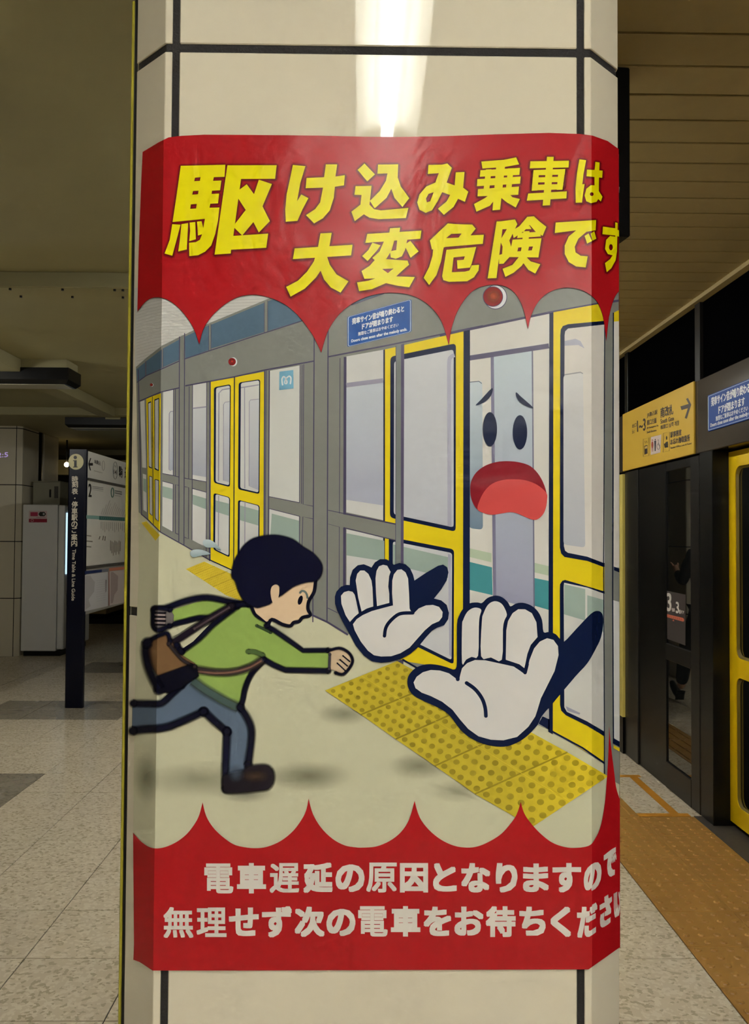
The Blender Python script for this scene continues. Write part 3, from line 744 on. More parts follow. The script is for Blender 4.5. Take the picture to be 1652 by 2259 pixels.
for i in range(5):
    n = 4
    for u in range(n):
        la = Vector(lo[i]).lerp(Vector(lo[i + 1]), u / n); lb = Vector(lo[i]).lerp(Vector(lo[i + 1]), (u + 1) / n)
        ha = Vector(hi[i]).lerp(Vector(hi[i + 1]), u / n); hb = Vector(hi[i]).lerp(Vector(hi[i + 1]), (u + 1) / n)
        for k in range(2):
            a.quad([tuple(la.lerp(ha, k / 2)), tuple(lb.lerp(hb, k / 2)), tuple(lb.lerp(hb, k / 2 + 0.5)), tuple(la.lerp(ha, k / 2 + 0.5))], tcol, 17)
    for u in range(5):
        for k in range(8):
            fu = (u + 0.5) / 5; fk = (k + 0.5) / 8
            if k % 2: fu += 0.03
            q = Vector(lo[i]).lerp(Vector(lo[i + 1]), fu).lerp(Vector(hi[i]).lerp(Vector(hi[i + 1]), fu), fk)
            r = 4.8 + 3.0 * (i + fu) / 5
            a.poly(ellipse(q.x, q.y, r * 1.06, r * 0.9, 12), dcol, 18)
    if i: a.stroke([lo[i], hi[i]], 3.6, lambda x, y: tuple(v * 0.76 for v in tcol(x, y)), 19, caps=False)
mid = [tuple(Vector(p).lerp(Vector(q), 0.5)) for p, q in zip(lo, hi)]
a.stroke(mid, 1.2, lambda x, y: tuple(v * 1.08 for v in tcol(x, y)), 20, caps=False)
part('printed_tactile_strip', a)
a = Art()
q = P('D', [(480, 1862), (642, 1795), (1000, 1960), (1030, 2150), (960, 2140), (830, 2090), (640, 1965)])
a.poly(q, (212, 188, 56), 2)
for s_, e_ in (((555, 1908), (735, 1835)), ((640, 1962), (850, 1880)), ((720, 2020), (930, 1930)), ((820, 2085), (960, 2020))):
    a.stroke(P('D', [s_, e_]), 0.9, (170, 148, 46), 4, caps=False)
for u in range(24):
    for k in range(10):
        x = 500 + u * 20 + k * 15; y = 1868 + u * 13.2 - k * 6.2
        if x < 960 and y < 2130: a.poly(ellipse(*p1('D', x, y), 0.9, 0.8, 6), (184, 160, 44), 3)
part('printed_tactile_strip', a)
part('printed_tactile_strip', Art().poly(P('D', [(88, 1452), (132, 1440), (252, 1562), (212, 1612)]), (212, 188, 56), 2))

# the running figure
DK = (12, 14, 34)
GR, JE, SK = (146, 174, 90), (92, 108, 130), (228, 200, 166)
a = Art()
SF = 5
L0 = 21
a.soft_poly(P('G', [(15, 1120), (260, 1110), (340, 1040), (450, 950), (560, 930), (950, 1110), (985, 1170), (1065, 1330), (1070, 1430), (1045, 1690), (990, 1750), (850, 1770), (820, 1760), (820, 1390), (640, 1200), (480, 1280), (350, 1345), (230, 1370), (10, 1375)]), 3, JE, L0)
a.poly(P('G', [(680, 205), (880, 240), (1020, 250), (1050, 265), (1095, 345), (1190, 405), (1215, 460), (1510, 660), (1745, 668), (1742, 830), (1360, 835), (1170, 735), (1060, 860), (1010, 990), (985, 1100), (945, 1150), (900, 1180), (760, 1110), (560, 960), (500, 870), (430, 690), (690, 430), (780, 350), (860, 260)]), GR, L0 + 2)
a.poly(P('G', [(350, 305), (500, 255), (680, 205), (880, 250), (720, 345), (600, 365), (380, 405)]), GR, L0 + 2)
def st(pts, w_, f_, lay, col=DK, c='G', sm=True, caps=True):
    pp = P(c, pts)
    if sm and len(pp) > 2: pp = smooth_pts(pp, 4, False)
    a.stroke(pp, w_ / 4, col, lay, f_ * (1.6 if w_ > 18 else 1.0) / 4, caps=caps)
st([(540, 925), (650, 1005), (760, 1070), (850, 1120), (945, 1165)], 40, 26, L0 + 3, (74, 92, 88), caps=False)
st([(15, 1125), (150, 1128), (262, 1125), (350, 1050), (450, 960)], 34, 16, L0 + 4)
st([(10, 1368), (150, 1352), (250, 1348), (350, 1325), (500, 1262), (640, 1195)], 36, 20, L0 + 4)
st([(640, 1195), (740, 1290), (845, 1372)], 38, 18, L0 + 4); st([(845, 1372), (838, 1500), (830, 1700), (832, 1880)], 38, 18, L0 + 4)
st([(960, 1160), (1010, 1230), (1055, 1330), (1060, 1440), (1030, 1670)], 36, 18, L0 + 4)
# shoe
a.soft_poly(smooth_pts(P('G', [(990, 1720), (1050, 1685), (1180, 1672), (1240, 1715), (1250, 1800), (1210, 1872), (1100, 1892), (960, 1906), (850, 1908), (822, 1880), (820, 1780), (900, 1740)]), 4), 7, (30, 25, 34), L0 + 5)
a.blob(*p1('G', 1090, 1768), 34, 15, (86, 64, 52, 0.9), L0 + 6)
a.blob(*p1('G', 1010, 1925), 62, 20, (90, 84, 92, 0.4), L0 - 1)
a.blob(*p1('G', 925, 1740), 20, 22, (88, 103, 124, 0.7), L0 + 6)
# torso edges
st([(1170, 745), (1060, 865), (1005, 990), (985, 1090), (962, 1160)], 34, 10, L0 + 4); st([(1165, 735), (1250, 785), (1360, 832), (1740, 838)], 34, 10, L0 + 4, sm=False)
st([(1190, 440), (1260, 480), (1390, 570), (1515, 658), (1740, 656)], 30, 10, L0 + 4, sm=False); st([(1055, 262), (1100, 350), (1200, 408)], 20, 8, L0 + 4)
st([(1040, 250), (880, 232), (670, 192), (480, 222), (300, 285), (200, 295)], 36, 14, L0 + 4); st([(340, 435), (480, 400), (610, 370), (700, 380)], 30, 12, L0 + 4)
st([(440, 668), (600, 550), (720, 430), (940, 262)], 30, 16, L0 + 4)
st([(1030, 668), (1090, 672), (1160, 702)], 26, 10, L0 + 3, (84, 108, 62)); st([(1105, 440), (1160, 465), (1230, 500)], 18, 8, L0 + 3, (60, 80, 50))
# gaps where the floor shows between strap and back
a.poly(P('G', [(345, 470), (585, 402), (410, 512), (350, 548), (338, 520)]), CREAM, L0 + 5); a.poly(P('G', [(385, 605), (690, 430), (545, 580), (435, 652)]), CREAM, L0 + 5)
st([(340, 610), (520, 490), (700, 372), (880, 270)], 44, 14, L0 + 6, (30, 24, 36)); st([(560, 466), (860, 282)], 10, 14, L0 + 7, (78, 64, 70)); st([(900, 262), (1030, 246)], 30, 12, L0 + 6)
st([(560, 822), (740, 852), (900, 848), (1050, 805), (1160, 740)], 34, 20, L0 + 5, (58, 50, 50), caps=False); st([(470, 880), (560, 845), (740, 858), (900, 848), (1050, 805), (1150, 748)], 9, 14, L0 + 6, (118, 88, 76), caps=False)
# bag
a.soft_poly(P('G', [(135, 605), (190, 555), (300, 512), (328, 540), (420, 690), (560, 780), (530, 800), (290, 882), (235, 872), (160, 760)]), 4, (122, 92, 62), L0 + 7)
a.soft_poly(P('G', [(225, 890), (290, 868), (530, 782), (570, 790), (592, 880), (440, 985), (340, 1026), (260, 1026), (232, 990)]), 4, (10, 11, 26), L0 + 8)
st([(140, 590), (125, 660), (145, 780), (190, 900), (245, 1005)], 36, 26, L0 + 8); st([(140, 596), (190, 552), (290, 508), (325, 516), (345, 580)], 22, 12, L0 + 8)
st([(400, 610), (440, 670)], 40, 12, L0 + 8)
st([(330, 600), (450, 740), (560, 800)], 14, 18, L0 + 8, (50, 42, 44))
# rear hand
a.soft_poly(P('G', [(195, 300), (345, 300), (372, 350), (365, 410), (330, 440), (250, 478), (200, 450)]), 2, (112, 106, 106), L0 + 5)
for y in (325, 360, 395, 430): st([(205, y), (300, y + 4)], 8, 8, L0 + 7, (30, 26, 36))
for y in (345, 380, 415): st([(210, y), (290, y + 2)], 8, 8, L0 + 6, (166, 150, 150))
st([(345, 300), (240, 282), (196, 300), (190, 370), (196, 450), (245, 482), (340, 440)], 22, 12, L0 + 7)
# front hand
a.poly(P('H', [(340, 680), (370, 650), (450, 640), (530, 680), (555, 740), (530, 810), (480, 860), (430, 862), (380, 830), (345, 820)]), (206, 182, 152), L0 + 5)
st([(330, 665), (430, 638), (510, 672), (550, 735), (535, 795), (470, 868), (400, 855)], 18, 10, L0 + 7, DK, 'H')
for s_, e_ in (((465, 705), (525, 755)), ((440, 740), (505, 795)), ((415, 770), (490, 840))): st([s_, e_], 8, 4, L0 + 7, DK, 'H')
st([(350, 690), (345, 820)], 14, 10, L0 + 6, (70, 66, 76), 'H')
# head
a.poly(P('G', [(1100, 250), (1240, 230), (1225, 140), (1260, 75), (1310, 90), (1300, 190), (1420, 40), (1610, 30), (1600, 150), (1555, 230), (1560, 300), (1580, 350), (1500, 370), (1480, 400), (1430, 410), (1400, 450), (1230, 395), (1190, 405), (1100, 330), (1080, 280)]), SK, L0 + 6)
st([(1625, 40), (1612, 140), (1565, 225), (1558, 295), (1578, 348), (1510, 368), (1480, 402), (1432, 412), (1400, 442), (1330, 428), (1240, 385), (1205, 440)], 26, 3, L0 + 7)
a.soft_poly(smooth_pts(P('D', [(950, 1720), (1000, 1650), (1080, 1592), (1200, 1567), (1300, 1567), (1420, 1600), (1510, 1665), (1600, 1722), (1660, 1790), (1682, 1850), (1668, 1920), (1620, 1965), (1530, 1978), (1420, 2018), (1300, 2104), (1312, 2030), (1295, 1998), (1258, 1998), (1225, 2060), (1240, 2150), (1150, 2190), (1090, 2195), (1000, 2140), (950, 2060), (922, 1970), (892, 1930), (890, 1880), (912, 1790)]), 3), 4, (14, 16, 40), L0 + 8)
a.poly(smooth_pts(P('D', [(1228, 2070), (1240, 2016), (1278, 1998), (1302, 2022), (1300, 2098), (1262, 2160), (1240, 2140)]), 4), SK, L0 + 9)
a.poly(ellipse(*p1('G', 1490, 215), 5, 10.5, 20, 0.3), DK, L0 + 9); st([(1488, 150), (1505, 134), (1530, 140), (1547, 164), (1554, 194)], 13, 4, L0 + 9, (112, 126, 122))
a.poly(smooth_pts(P('D', [(630, 1630), (650, 1602), (700, 1605), (750, 1640), (792, 1695), (730, 1672), (660, 1670)]), 4), vgrad((196, 212, 218), (150, 172, 180), 1190, 1215), L0 + 9)
a.poly(smooth_pts(P('D', [(518, 1722), (545, 1692), (620, 1690), (697, 1727), (620, 1742), (545, 1757)]), 4), vgrad((196, 212, 218), (150, 172, 180), 1212, 1230), L0 + 9)
part('printed_running_figure', a)

# the stopping hands
GLV = (224, 222, 220)
a = Art(); Z = 32
a.poly(P('M', [(485, 430), (500, 380), (545, 330), (600, 313), (632, 315), (635, 240), (660, 165), (710, 120), (770, 110), (820, 130), (845, 142), (880, 90), (930, 60), (990, 60), (1035, 85), (1065, 115), (1120, 97), (1180, 110), (1225, 150), (1255, 215), (1268, 270), (1380, 195), (1500, 125), (1550, 113), (1590, 140), (1602, 190), (1585, 270), (1530, 360), (1460, 447), (1530, 465), (1585, 510), (1607, 590), (1600, 650), (1560, 710), (1490, 735), (1440, 765), (1380, 830), (1300, 930), (1230, 990), (1140, 1040), (1030, 1070), (940, 1080), (850, 1065), (770, 1010), (690, 910), (610, 760), (560, 670), (510, 570), (487, 500)]), NAVY, Z)
for q in ([(545, 420), (575, 385), (620, 372), (660, 382), (680, 410), (695, 470), (720, 592), (680, 625), (633, 678), (590, 610), (550, 500)],
          [(690, 270), (705, 205), (735, 172), (775, 172), (815, 205), (845, 270), (855, 340), (863, 525), (800, 545), (748, 575), (715, 440)],
          [(885, 250), (895, 175), (920, 130), (960, 115), (1000, 125), (1033, 185), (1018, 230), (1010, 330), (1020, 400), (1020, 490), (900, 522), (890, 400)],
          [(1050, 270), (1048, 400), (1057, 515), (960, 540), (850, 570), (760, 610), (700, 650), (663, 700), (680, 760), (740, 870), (810, 960), (870, 1005), (940, 1018), (1040, 1015), (1130, 985), (1220, 930), (1290, 850), (1370, 760), (1440, 700), (1510, 670), (1540, 630), (1545, 580), (1510, 530), (1450, 510), (1380, 515), (1310, 545), (1262, 592), (1245, 574), (1230, 568), (1220, 545), (1215, 400), (1205, 250), (1180, 190), (1140, 160), (1100, 165), (1065, 210)]):
    a.poly(P('M', q), GLV, Z + 1)
a.stroke(smooth_pts(P('M', [(1252, 588), (1150, 592), (1090, 615), (1020, 680), (985, 740), (973, 815)]), 5, False), 7.6, NAVY, Z + 2)
part('printed_hand', a)
a = Art()
a.poly(smooth_pts(P('I', [(-287, 930), (-270, 870), (-210, 810), (-120, 780), (-20, 785), (60, 805), (138, 822), (150, 700), (150, 430), (170, 350), (205, 290), (260, 243), (330, 235), (370, 240), (420, 195), (490, 175), (550, 190), (600, 235), (622, 270), (670, 245), (730, 238), (800, 260), (860, 310), (900, 390), (913, 495), (960, 495), (1020, 515), (1060, 560), (1095, 580), (1200, 470), (1330, 335), (1390, 310), (1430, 335), (1440, 410), (1420, 540), (1370, 650), (1300, 770), (1200, 880), (1090, 1010), (980, 1140), (900, 1235), (860, 1315), (780, 1400), (700, 1460), (600, 1500), (500, 1505), (380, 1480), (270, 1430), (180, 1355), (80, 1225), (-20, 1160), (-140, 1105), (-230, 1055), (-275, 995)]), 3), NAVY, Z)
for q in ([(195, 450), (205, 390), (240, 320), (290, 285), (335, 283), (365, 303), (350, 360), (343, 450), (336, 705), (280, 715), (230, 740), (195, 770)],
          [(370, 400), (385, 330), (420, 260), (465, 228), (510, 228), (555, 260), (590, 340), (570, 390), (555, 470), (545, 740), (450, 720), (363, 710)],
          [(585, 480), (600, 400), (640, 330), (690, 295), (750, 295), (810, 330), (850, 410), (860, 540), (800, 610), (770, 690), (745, 815), (700, 780), (640, 760), (580, 740)],
          [(-232, 940), (-205, 890), (-150, 850), (-80, 830), (0, 835), (80, 860), (140, 905), (172, 905), (180, 870), (195, 815), (240, 770), (310, 742), (400, 745), (560, 780), (650, 800), (710, 840), (750, 870), (768, 840), (790, 740), (830, 640), (880, 580), (945, 550), (1000, 565), (1040, 620), (1045, 700), (1010, 840), (940, 980), (890, 1080), (860, 1180), (840, 1240), (780, 1330), (680, 1420), (560, 1450), (450, 1445), (340, 1415), (250, 1350), (180, 1270), (110, 1180), (20, 1110), (-80, 1060), (-160, 1030), (-215, 990)]):
    a.poly(smooth_pts(P('I', q), 3) if len(q) < 14 else P('I', q), GLV, Z + 1)
a.stroke(P('I', [(150, 830), (157, 912)]), 8.5, NAVY, Z + 2); a.stroke(P('I', [(768, 780), (750, 853)]), 8, NAVY, Z + 2)
a.stroke(smooth_pts(P('I', [(235, 945), (310, 1000), (370, 1080), (398, 1160), (405, 1235)]), 5, False), 8.2, NAVY, Z + 2)
part('printed_hand', a)
# the worried face
a = Art()
a.poly(smooth_pts(P('F', [(315, 418), (360, 370), (460, 265), (457, 320), (420, 370), (370, 402)]), 3), NAVY, 20)
a.poly(smooth_pts(P('F', [(672, 302), (720, 345), (825, 440), (770, 430), (710, 395), (675, 345)]), 3), NAVY, 20)
a.poly(ellipse(*p1('F', 441, 629), 15.8, 37.8), NAVY, 20); a.poly(ellipse(*p1('F', 706, 656), 16, 38), NAVY, 20)
a.poly(smooth_pts(P('F', [(268, 1170), (275, 1090), (320, 1010), (400, 950), (500, 917), (600, 910), (700, 920), (800, 955), (880, 1040), (930, 1150), (945, 1250), (925, 1350), (880, 1410), (830, 1428), (760, 1405), (680, 1370), (620, 1360), (550, 1370), (460, 1383), (380, 1365), (320, 1325), (280, 1250)]), 4), (138, 26, 38), 20)
a.poly(smooth_pts(P('F', [(333, 1335), (345, 1270), (390, 1180), (460, 1110), (560, 1075), (660, 1070), (760, 1080), (860, 1120), (938, 1190), (945, 1250), (925, 1350), (880, 1410), (830, 1428), (760, 1405), (680, 1370), (620, 1360), (550, 1370), (460, 1383), (380, 1365)]), 4), (202, 76, 74), 21)
part('printed_face', a)

# red bands
a = Art()
s1 = P('A', [(55, 1590), (110, 1520), (160, 1480), (220, 1465), (290, 1475), (360, 1510), (440, 1580), (510, 1670), (560, 1760), (600, 1880)])
s2 = P('A', [(600, 1880), (630, 1760), (680, 1670), (750, 1590), (850, 1510), (950, 1460), (1050, 1443), (1150, 1450), (1280, 1490), (1400, 1560), (1500, 1660), (1600, 1800)]) + P('B', [(275, 1952)])
s3 = P('B', [(275, 1952), (300, 1860), (340, 1750), (420, 1630), (520, 1540), (650, 1470), (780, 1435), (900, 1425), (1040, 1440), (1160, 1490), (1260, 1570), (1340, 1690), (1400, 1885)])
s4 = P('C', [(79, 1885), (100, 1750), (150, 1600), (230, 1470), (320, 1390), (430, 1358), (520, 1357), (600, 1380), (670, 1440), (730, 1550), (777, 1742)])
s5 = P('C', [(777, 1742), (800, 1640), (850, 1530), (920, 1450), (1010, 1400), (1120, 1380), (1230, 1395), (1320, 1440), (1390, 1510), (1440, 1640), (1467, 1850)])
s6 = P('C', [(1467, 1850), (1490, 1640), (1530, 1490), (1575, 1415), (1640, 1370)])
edge = []
for s_ in (s1, s2, s3, s4, s5, s6): edge += smooth_pts(s_, 4, False)[(0 if not edge else 1):]
a.poly(sheet_pts[0:18] + [(1380, 632)] + edge[::-1] + [(303.5, 680), (306, 560), (312, 400), (314, 360)], RED, 22)
a.stroke(edge, 1.0, (120, 20, 26), 23, caps=False)
part('top_band', a)
a = Art()
b1_ = P('J', [(10, 560), (70, 630), (140, 685), (210, 707), (300, 695), (400, 650), (490, 580), (560, 490), (600, 410), (629, 300)])
b2_ = P('J', [(629, 300), (660, 420), (720, 520), (800, 600), (900, 670), (1000, 697), (1100, 705), (1200, 692), (1320, 640), (1430, 550), (1510, 440), (1545, 360), (1563, 268)])
b3_ = P('K', [(163, 268), (200, 400), (270, 520), (370, 620), (480, 680), (580, 698), (640, 700), (760, 690), (880, 640), (980, 560), (1050, 450), (1097, 288)])
b4_ = P('K', [(1097, 288), (1140, 430), (1220, 540), (1330, 630), (1450, 685), (1560, 700)]) + P('L', [(331, 690), (430, 650), (540, 580), (630, 480), (680, 400), (713, 297)])
b5_ = P('L', [(713, 297), (740, 390), (790, 470), (880, 570), (980, 650), (1080, 690), (1180, 703), (1310, 685), (1370, 620), (1420, 500), (1455, 300), (1472, 90)]) + P('I', [(1486, 1560), (1492, 1320)])
b6_ = P('I', [(1492, 1320), (1505, 1470), (1535, 1720), (1562, 1900), (1640, 2100)])
edge = []
for s_ in (b1_, b2_, b3_, b4_, b5_, b6_): edge += smooth_pts(s_, 4, False)[(0 if not edge else 1):]
a.poly(edge + sheet_pts[18:32], RED, 24)
part('bottom_band', a)

# headline, each character drawn from its outline
HEAD = [
 ('A', [([(437, 308), (830, 298), (822, 405), (728, 408), (722, 440), (795, 437), (783, 523), (712, 527), (708, 555), (775, 552), (765, 638), (697, 642), (690, 677), (778, 675), (765, 790), (740, 910), (705, 1010), (650, 1065), (590, 1095), (513, 1103), (510, 985), (570, 980), (605, 960), (625, 910), (650, 775), (365, 803), (400, 570), (420, 430)],
         [[(562, 412), (611, 408), (605, 440), (556, 443)], [(545, 530), (594, 527), (589, 558), (538, 562)], [(526, 648), (578, 643), (572, 683), (520, 687)]]),
        ([(362, 822), (435, 826), (400, 960), (362, 1100), (295, 1080), (340, 960)], []), ([(443, 822), (502, 812), (490, 1045), (415, 1062), (430, 950)], []), ([(515, 808), (565, 803), (570, 955), (512, 972), (520, 880)], []), ([(580, 800), (620, 795), (635, 855), (628, 910), (588, 922), (585, 860)], []),
        ([(848, 303), (1282, 302), (1268, 422), (968, 424), (900, 925), (1207, 905), (1190, 1030), (880, 1047), (877, 1080), (735, 1090)], []),
        ([(945, 525), (1018, 470), (1150, 650), (1222, 795), (1125, 895), (1070, 790), (940, 590)], []), ([(1125, 430), (1240, 468), (1155, 670), (1080, 800), (978, 922), (905, 850), (918, 815), (1015, 690), (1085, 550)], [])]),
 ('B', [([(25, 300), (135, 310), (90, 460), (62, 620), (98, 560), (162, 592), (110, 690), (65, 793), (-38, 800), (-42, 690), (-30, 560), (0, 420)], []),
        ([(145, 415), (300, 408), (315, 295), (415, 295), (400, 402), (483, 390), (475, 480), (395, 492), (385, 590), (350, 700), (290, 770), (212, 815), (140, 742), (220, 690), (265, 630), (290, 500), (138, 505)], [])]),
 ('B', [([(595, 343), (655, 287), (748, 383), (680, 445)], []), ([(775, 297), (952, 294), (948, 410), (975, 490), (1050, 593), (990, 670), (920, 590), (892, 510), (850, 590), (745, 683), (703, 617), (790, 530), (845, 440), (858, 375), (770, 378)], []),
        ([(577, 487), (718, 483), (700, 650), (740, 690), (800, 700), (1043, 678), (1020, 768), (780, 778), (700, 765), (650, 735), (570, 795), (540, 712), (620, 650), (630, 565), (567, 563)], [])]),
 ('B', [([(1220, 300), (1340, 297), (1385, 287), (1425, 325), (1380, 455), (1450, 480), (1460, 365), (1537, 362), (1525, 500), (1570, 535), (1540, 625), (1480, 598), (1440, 670), (1355, 740), (1303, 685), (1380, 620), (1410, 565), (1340, 540), (1300, 620), (1250, 700), (1195, 722), (1140, 695), (1120, 630), (1140, 560), (1200, 490), (1280, 455), (1310, 372), (1213, 380)], [[(1265, 540), (1235, 620), (1205, 630), (1198, 595), (1220, 555)]])]),
 ('C', [([(365, 270), (560, 255), (672, 233), (698, 295), (570, 318), (375, 332)], []), ([(497, 300), (575, 300), (530, 695), (463, 700)], []), ([(357, 347), (706, 325), (700, 388), (352, 404)], []), ([(330, 425), (712, 402), (706, 465), (326, 488)], []), ([(335, 513), (697, 490), (690, 563), (332, 577)], []), ([(405, 340), (455, 338), (430, 570), (378, 572)], []), ([(600, 330), (650, 328), (625, 565), (575, 567)], []), ([(465, 540), (520, 560), (440, 660), (322, 712), (300, 645), (400, 590)], []), ([(535, 540), (600, 545), (640, 585), (705, 600), (668, 675), (590, 630), (540, 590)], [])]),
 ('C', [([(943, 228), (1003, 228), (970, 655), (905, 658)], []), ([(797, 268), (1138, 262), (1133, 322), (792, 330)], []), ([(825, 345), (1105, 335), (1100, 385), (820, 392)], []), ([(818, 410), (1095, 403), (1090, 450), (815, 455)], []), ([(812, 475), (1088, 468), (1080, 515), (808, 525)], []), ([(825, 345), (875, 343), (860, 525), (808, 528)], []), ([(1045, 338), (1105, 335), (1080, 518), (1030, 520)], []), ([(778, 552), (1118, 532), (1114, 595), (766, 615)], [])]),
 ('C', [([(1228, 250), (1288, 258), (1265, 380), (1255, 470), (1275, 468), (1260, 560), (1252, 632), (1197, 633), (1195, 500), (1208, 370)], []), ([(1295, 340), (1434, 350), (1430, 413), (1292, 400)], []),
        ([(1370, 272), (1407, 278), (1402, 400), (1400, 530), (1432, 580), (1418, 622), (1395, 600), (1380, 625), (1330, 637), (1290, 620), (1275, 570), (1290, 510), (1330, 478), (1362, 480), (1362, 350)], [ellipse(1338, 557, 17, 17, 10)])]),
 ('B', [([(40, 1035), (550, 1003), (538, 1097), (25, 1130)], []), ([(268, 903), (367, 898), (348, 1010), (325, 1110), (290, 1200), (230, 1290), (130, 1390), (5, 1460), (-35, 1375), (70, 1320), (150, 1240), (210, 1150), (245, 1030)], []), ([(325, 1105), (350, 1180), (410, 1265), (515, 1325), (445, 1425), (360, 1380), (300, 1310), (262, 1215), (280, 1110)], [])]),
 ('B', [([(880, 858), (970, 852), (960, 930), (870, 930)], []), ([(680, 908), (1158, 878), (1148, 950), (663, 987)], []), ([(725, 985), (798, 1008), (760, 1060), (683, 1147), (635, 1103), (690, 1050)], []), ([(830, 965), (920, 960), (895, 1050), (850, 1125), (775, 1165), (725, 1120), (790, 1060)], []), ([(945, 950), (1035, 948), (1012, 1050), (985, 1105), (930, 1128), (888, 1115), (880, 1060), (935, 1050)], []), ([(1005, 1005), (1060, 968), (1132, 1062), (1062, 1118)], []),
        ([(775, 1105), (850, 1130), (1035, 1143), (1048, 1180), (990, 1230), (935, 1282), (1100, 1287), (1050, 1378), (950, 1365), (845, 1342), (720, 1395), (608, 1412), (590, 1335), (690, 1320), (750, 1300), (655, 1303), (630, 1235), (700, 1190)], [[(812, 1217), (912, 1213), (862, 1253)]])]),
 ('B', [([(1390, 815), (1470, 822), (1605, 825), (1635, 862), (1590, 920), (1707, 915), (1698, 995), (1375, 1022), (1340, 1030), (1250, 1045), (1232, 965), (1310, 890)], [[(1420, 908), (1510, 905), (1485, 940), (1375, 945)]]), ([(1262, 1030), (1355, 1020), (1330, 1150), (1290, 1270), (1225, 1358), (1177, 1295), (1225, 1200), (1255, 1100)], []),
        ([(1378, 1048), (1640, 1022), (1600, 1170), (1585, 1205), (1475, 1215), (1470, 1140), (1530, 1135), (1540, 1105), (1440, 1115), (1425, 1245), (1540, 1240), (1580, 1230), (1600, 1185), (1665, 1180), (1660, 1230), (1620, 1290), (1560, 1325), (1400, 1330), (1350, 1315), (1340, 1280)], [])]),
 ('C', [([(500, 798), (560, 795), (498, 1297), (420, 1300)], []), ([(540, 796), (662, 780), (682, 822), (612, 965), (630, 1030), (610, 1115), (560, 1170), (522, 1172), (518, 1095), (548, 1085), (552, 1020), (530, 965), (590, 865), (540, 868)], []), ([(770, 757), (828, 752), (880, 800), (938, 845), (905, 925), (845, 890), (790, 828), (745, 880), (650, 945), (635, 880), (700, 840)], [[(755, 866), (788, 832), (808, 866)]]), ([(690, 900), (880, 888), (890, 930), (680, 945)], []), ([(640, 958), (895, 945), (868, 1115), (610, 1112)], [[(690, 1028), (722, 1025), (712, 1060), (682, 1062)], [(785, 1020), (820, 1018), (810, 1052), (777, 1055)]]), ([(735, 885), (790, 882), (760, 1150), (705, 1150)], []), ([(705, 1100), (770, 1115), (720, 1190), (650, 1250), (577, 1287), (552, 1215), (640, 1180)], []), ([(760, 1110), (800, 1150), (885, 1175), (840, 1257), (780, 1225), (735, 1165)], [])]),
 ('C', [([(1020, 808), (1376, 785), (1372, 875), (1290, 890), (1220, 950), (1188, 1020), (1195, 1070), (1240, 1100), (1302, 1105), (1285, 1203), (1200, 1195), (1135, 1155), (1100, 1085), (1100, 1010), (1135, 930), (1200, 877), (1012, 900)], []), ([(1275, 925), (1310, 903), (1340, 970), (1297, 993)], []), ([(1328, 905), (1360, 885), (1378, 950), (1345, 967)], [])]),
 ('C', [([(1437, 843), (1545, 858), (1582, 880), (1580, 932), (1545, 922), (1433, 910)], []), ([(1545, 805), (1567, 812), (1563, 950), (1560, 1060), (1548, 1140), (1510, 1210), (1470, 1245), (1455, 1165), (1500, 1130), (1522, 1096), (1480, 1085), (1455, 1040), (1465, 960), (1500, 925), (1545, 932)], [ellipse(1507, 1025, 17, 28, 12)])]),
]
for c, polys in HEAD:
    g = Art()
    for outer, holes in polys: g.poly(P(c, outer), YEL, 30, [P(c, h) for h in holes])
    sh = Art(); k = 0
    for r, f_ in ((6.5, 0.9), (4.6, 0.78), (2.8, 0.6)):
        sh.dilated(g, r, (RED[0] * f_, RED[1] * f_, RED[2] * f_), 25 + k); k += 1
    sh.v += g.v; n0 = len(sh.v) - len(g.v); sh.f += [tuple(i + n0 for i in t) for t in g.f]; sh.c += g.c; sh.l += g.l
    part('headline_character', sh)
# caption
WHT = (224, 218, 210)
def warp(x, y):
    if x > 1297.5: y = 1182 + (y - 1182) * (1 - 0.00073 * (x - 1297.5))
    return (x, y)
for s_, boxes in (('電車遅延の原因となりますので', [(451, 515, 1904, 1970), (523, 587, 1903, 1970), (595, 660, 1903, 1969), (669, 734, 1902, 1969), (740, 804, 1906, 1967), (808, 875, 1902, 1968), (882, 944, 1903, 1968), (955, 1007, 1903, 1966), (1017, 1081, 1903, 1968), (1093, 1141, 1903, 1968), (1153, 1210, 1904, 1967), (1218, 1281, 1903, 1968), (1287, 1326, 1909, 1969), (1331, 1359, 1899, 1962)]),
                  ('無理せず次の電車をお待ちください', [(361, 427, 2000, 2068), (434, 500, 2001, 2066), (505, 571, 2001, 2064), (578, 644, 1998, 2067), (650, 716, 1999, 2066), (720, 784, 2004, 2064), (790, 855, 1998, 2065), (862, 927, 1998, 2065), (934, 995, 1999, 2064), (1002, 1066, 1999, 2063), (1071, 1137, 1998, 2066), (1145, 1203, 1999, 2063), (1214, 1259, 1999, 2066), (1272, 1317, 1999, 2068), (1322, 1349, 1998, 2066), (1353, 1374, 2004, 2062)])):
    for ch, (x0, x1, y0, y1) in zip(s_, boxes):
        f_ = 1.7 if ch in '電遅原無理' else 2.9
        x0 += f_; x1 -= f_; y0 += f_; y1 -= f_
        part('caption_character', Art().text(ch, [(x0, y0), (x1, y0), (x1, y1), (x0, y1)], WHT, 26, f_, warp))

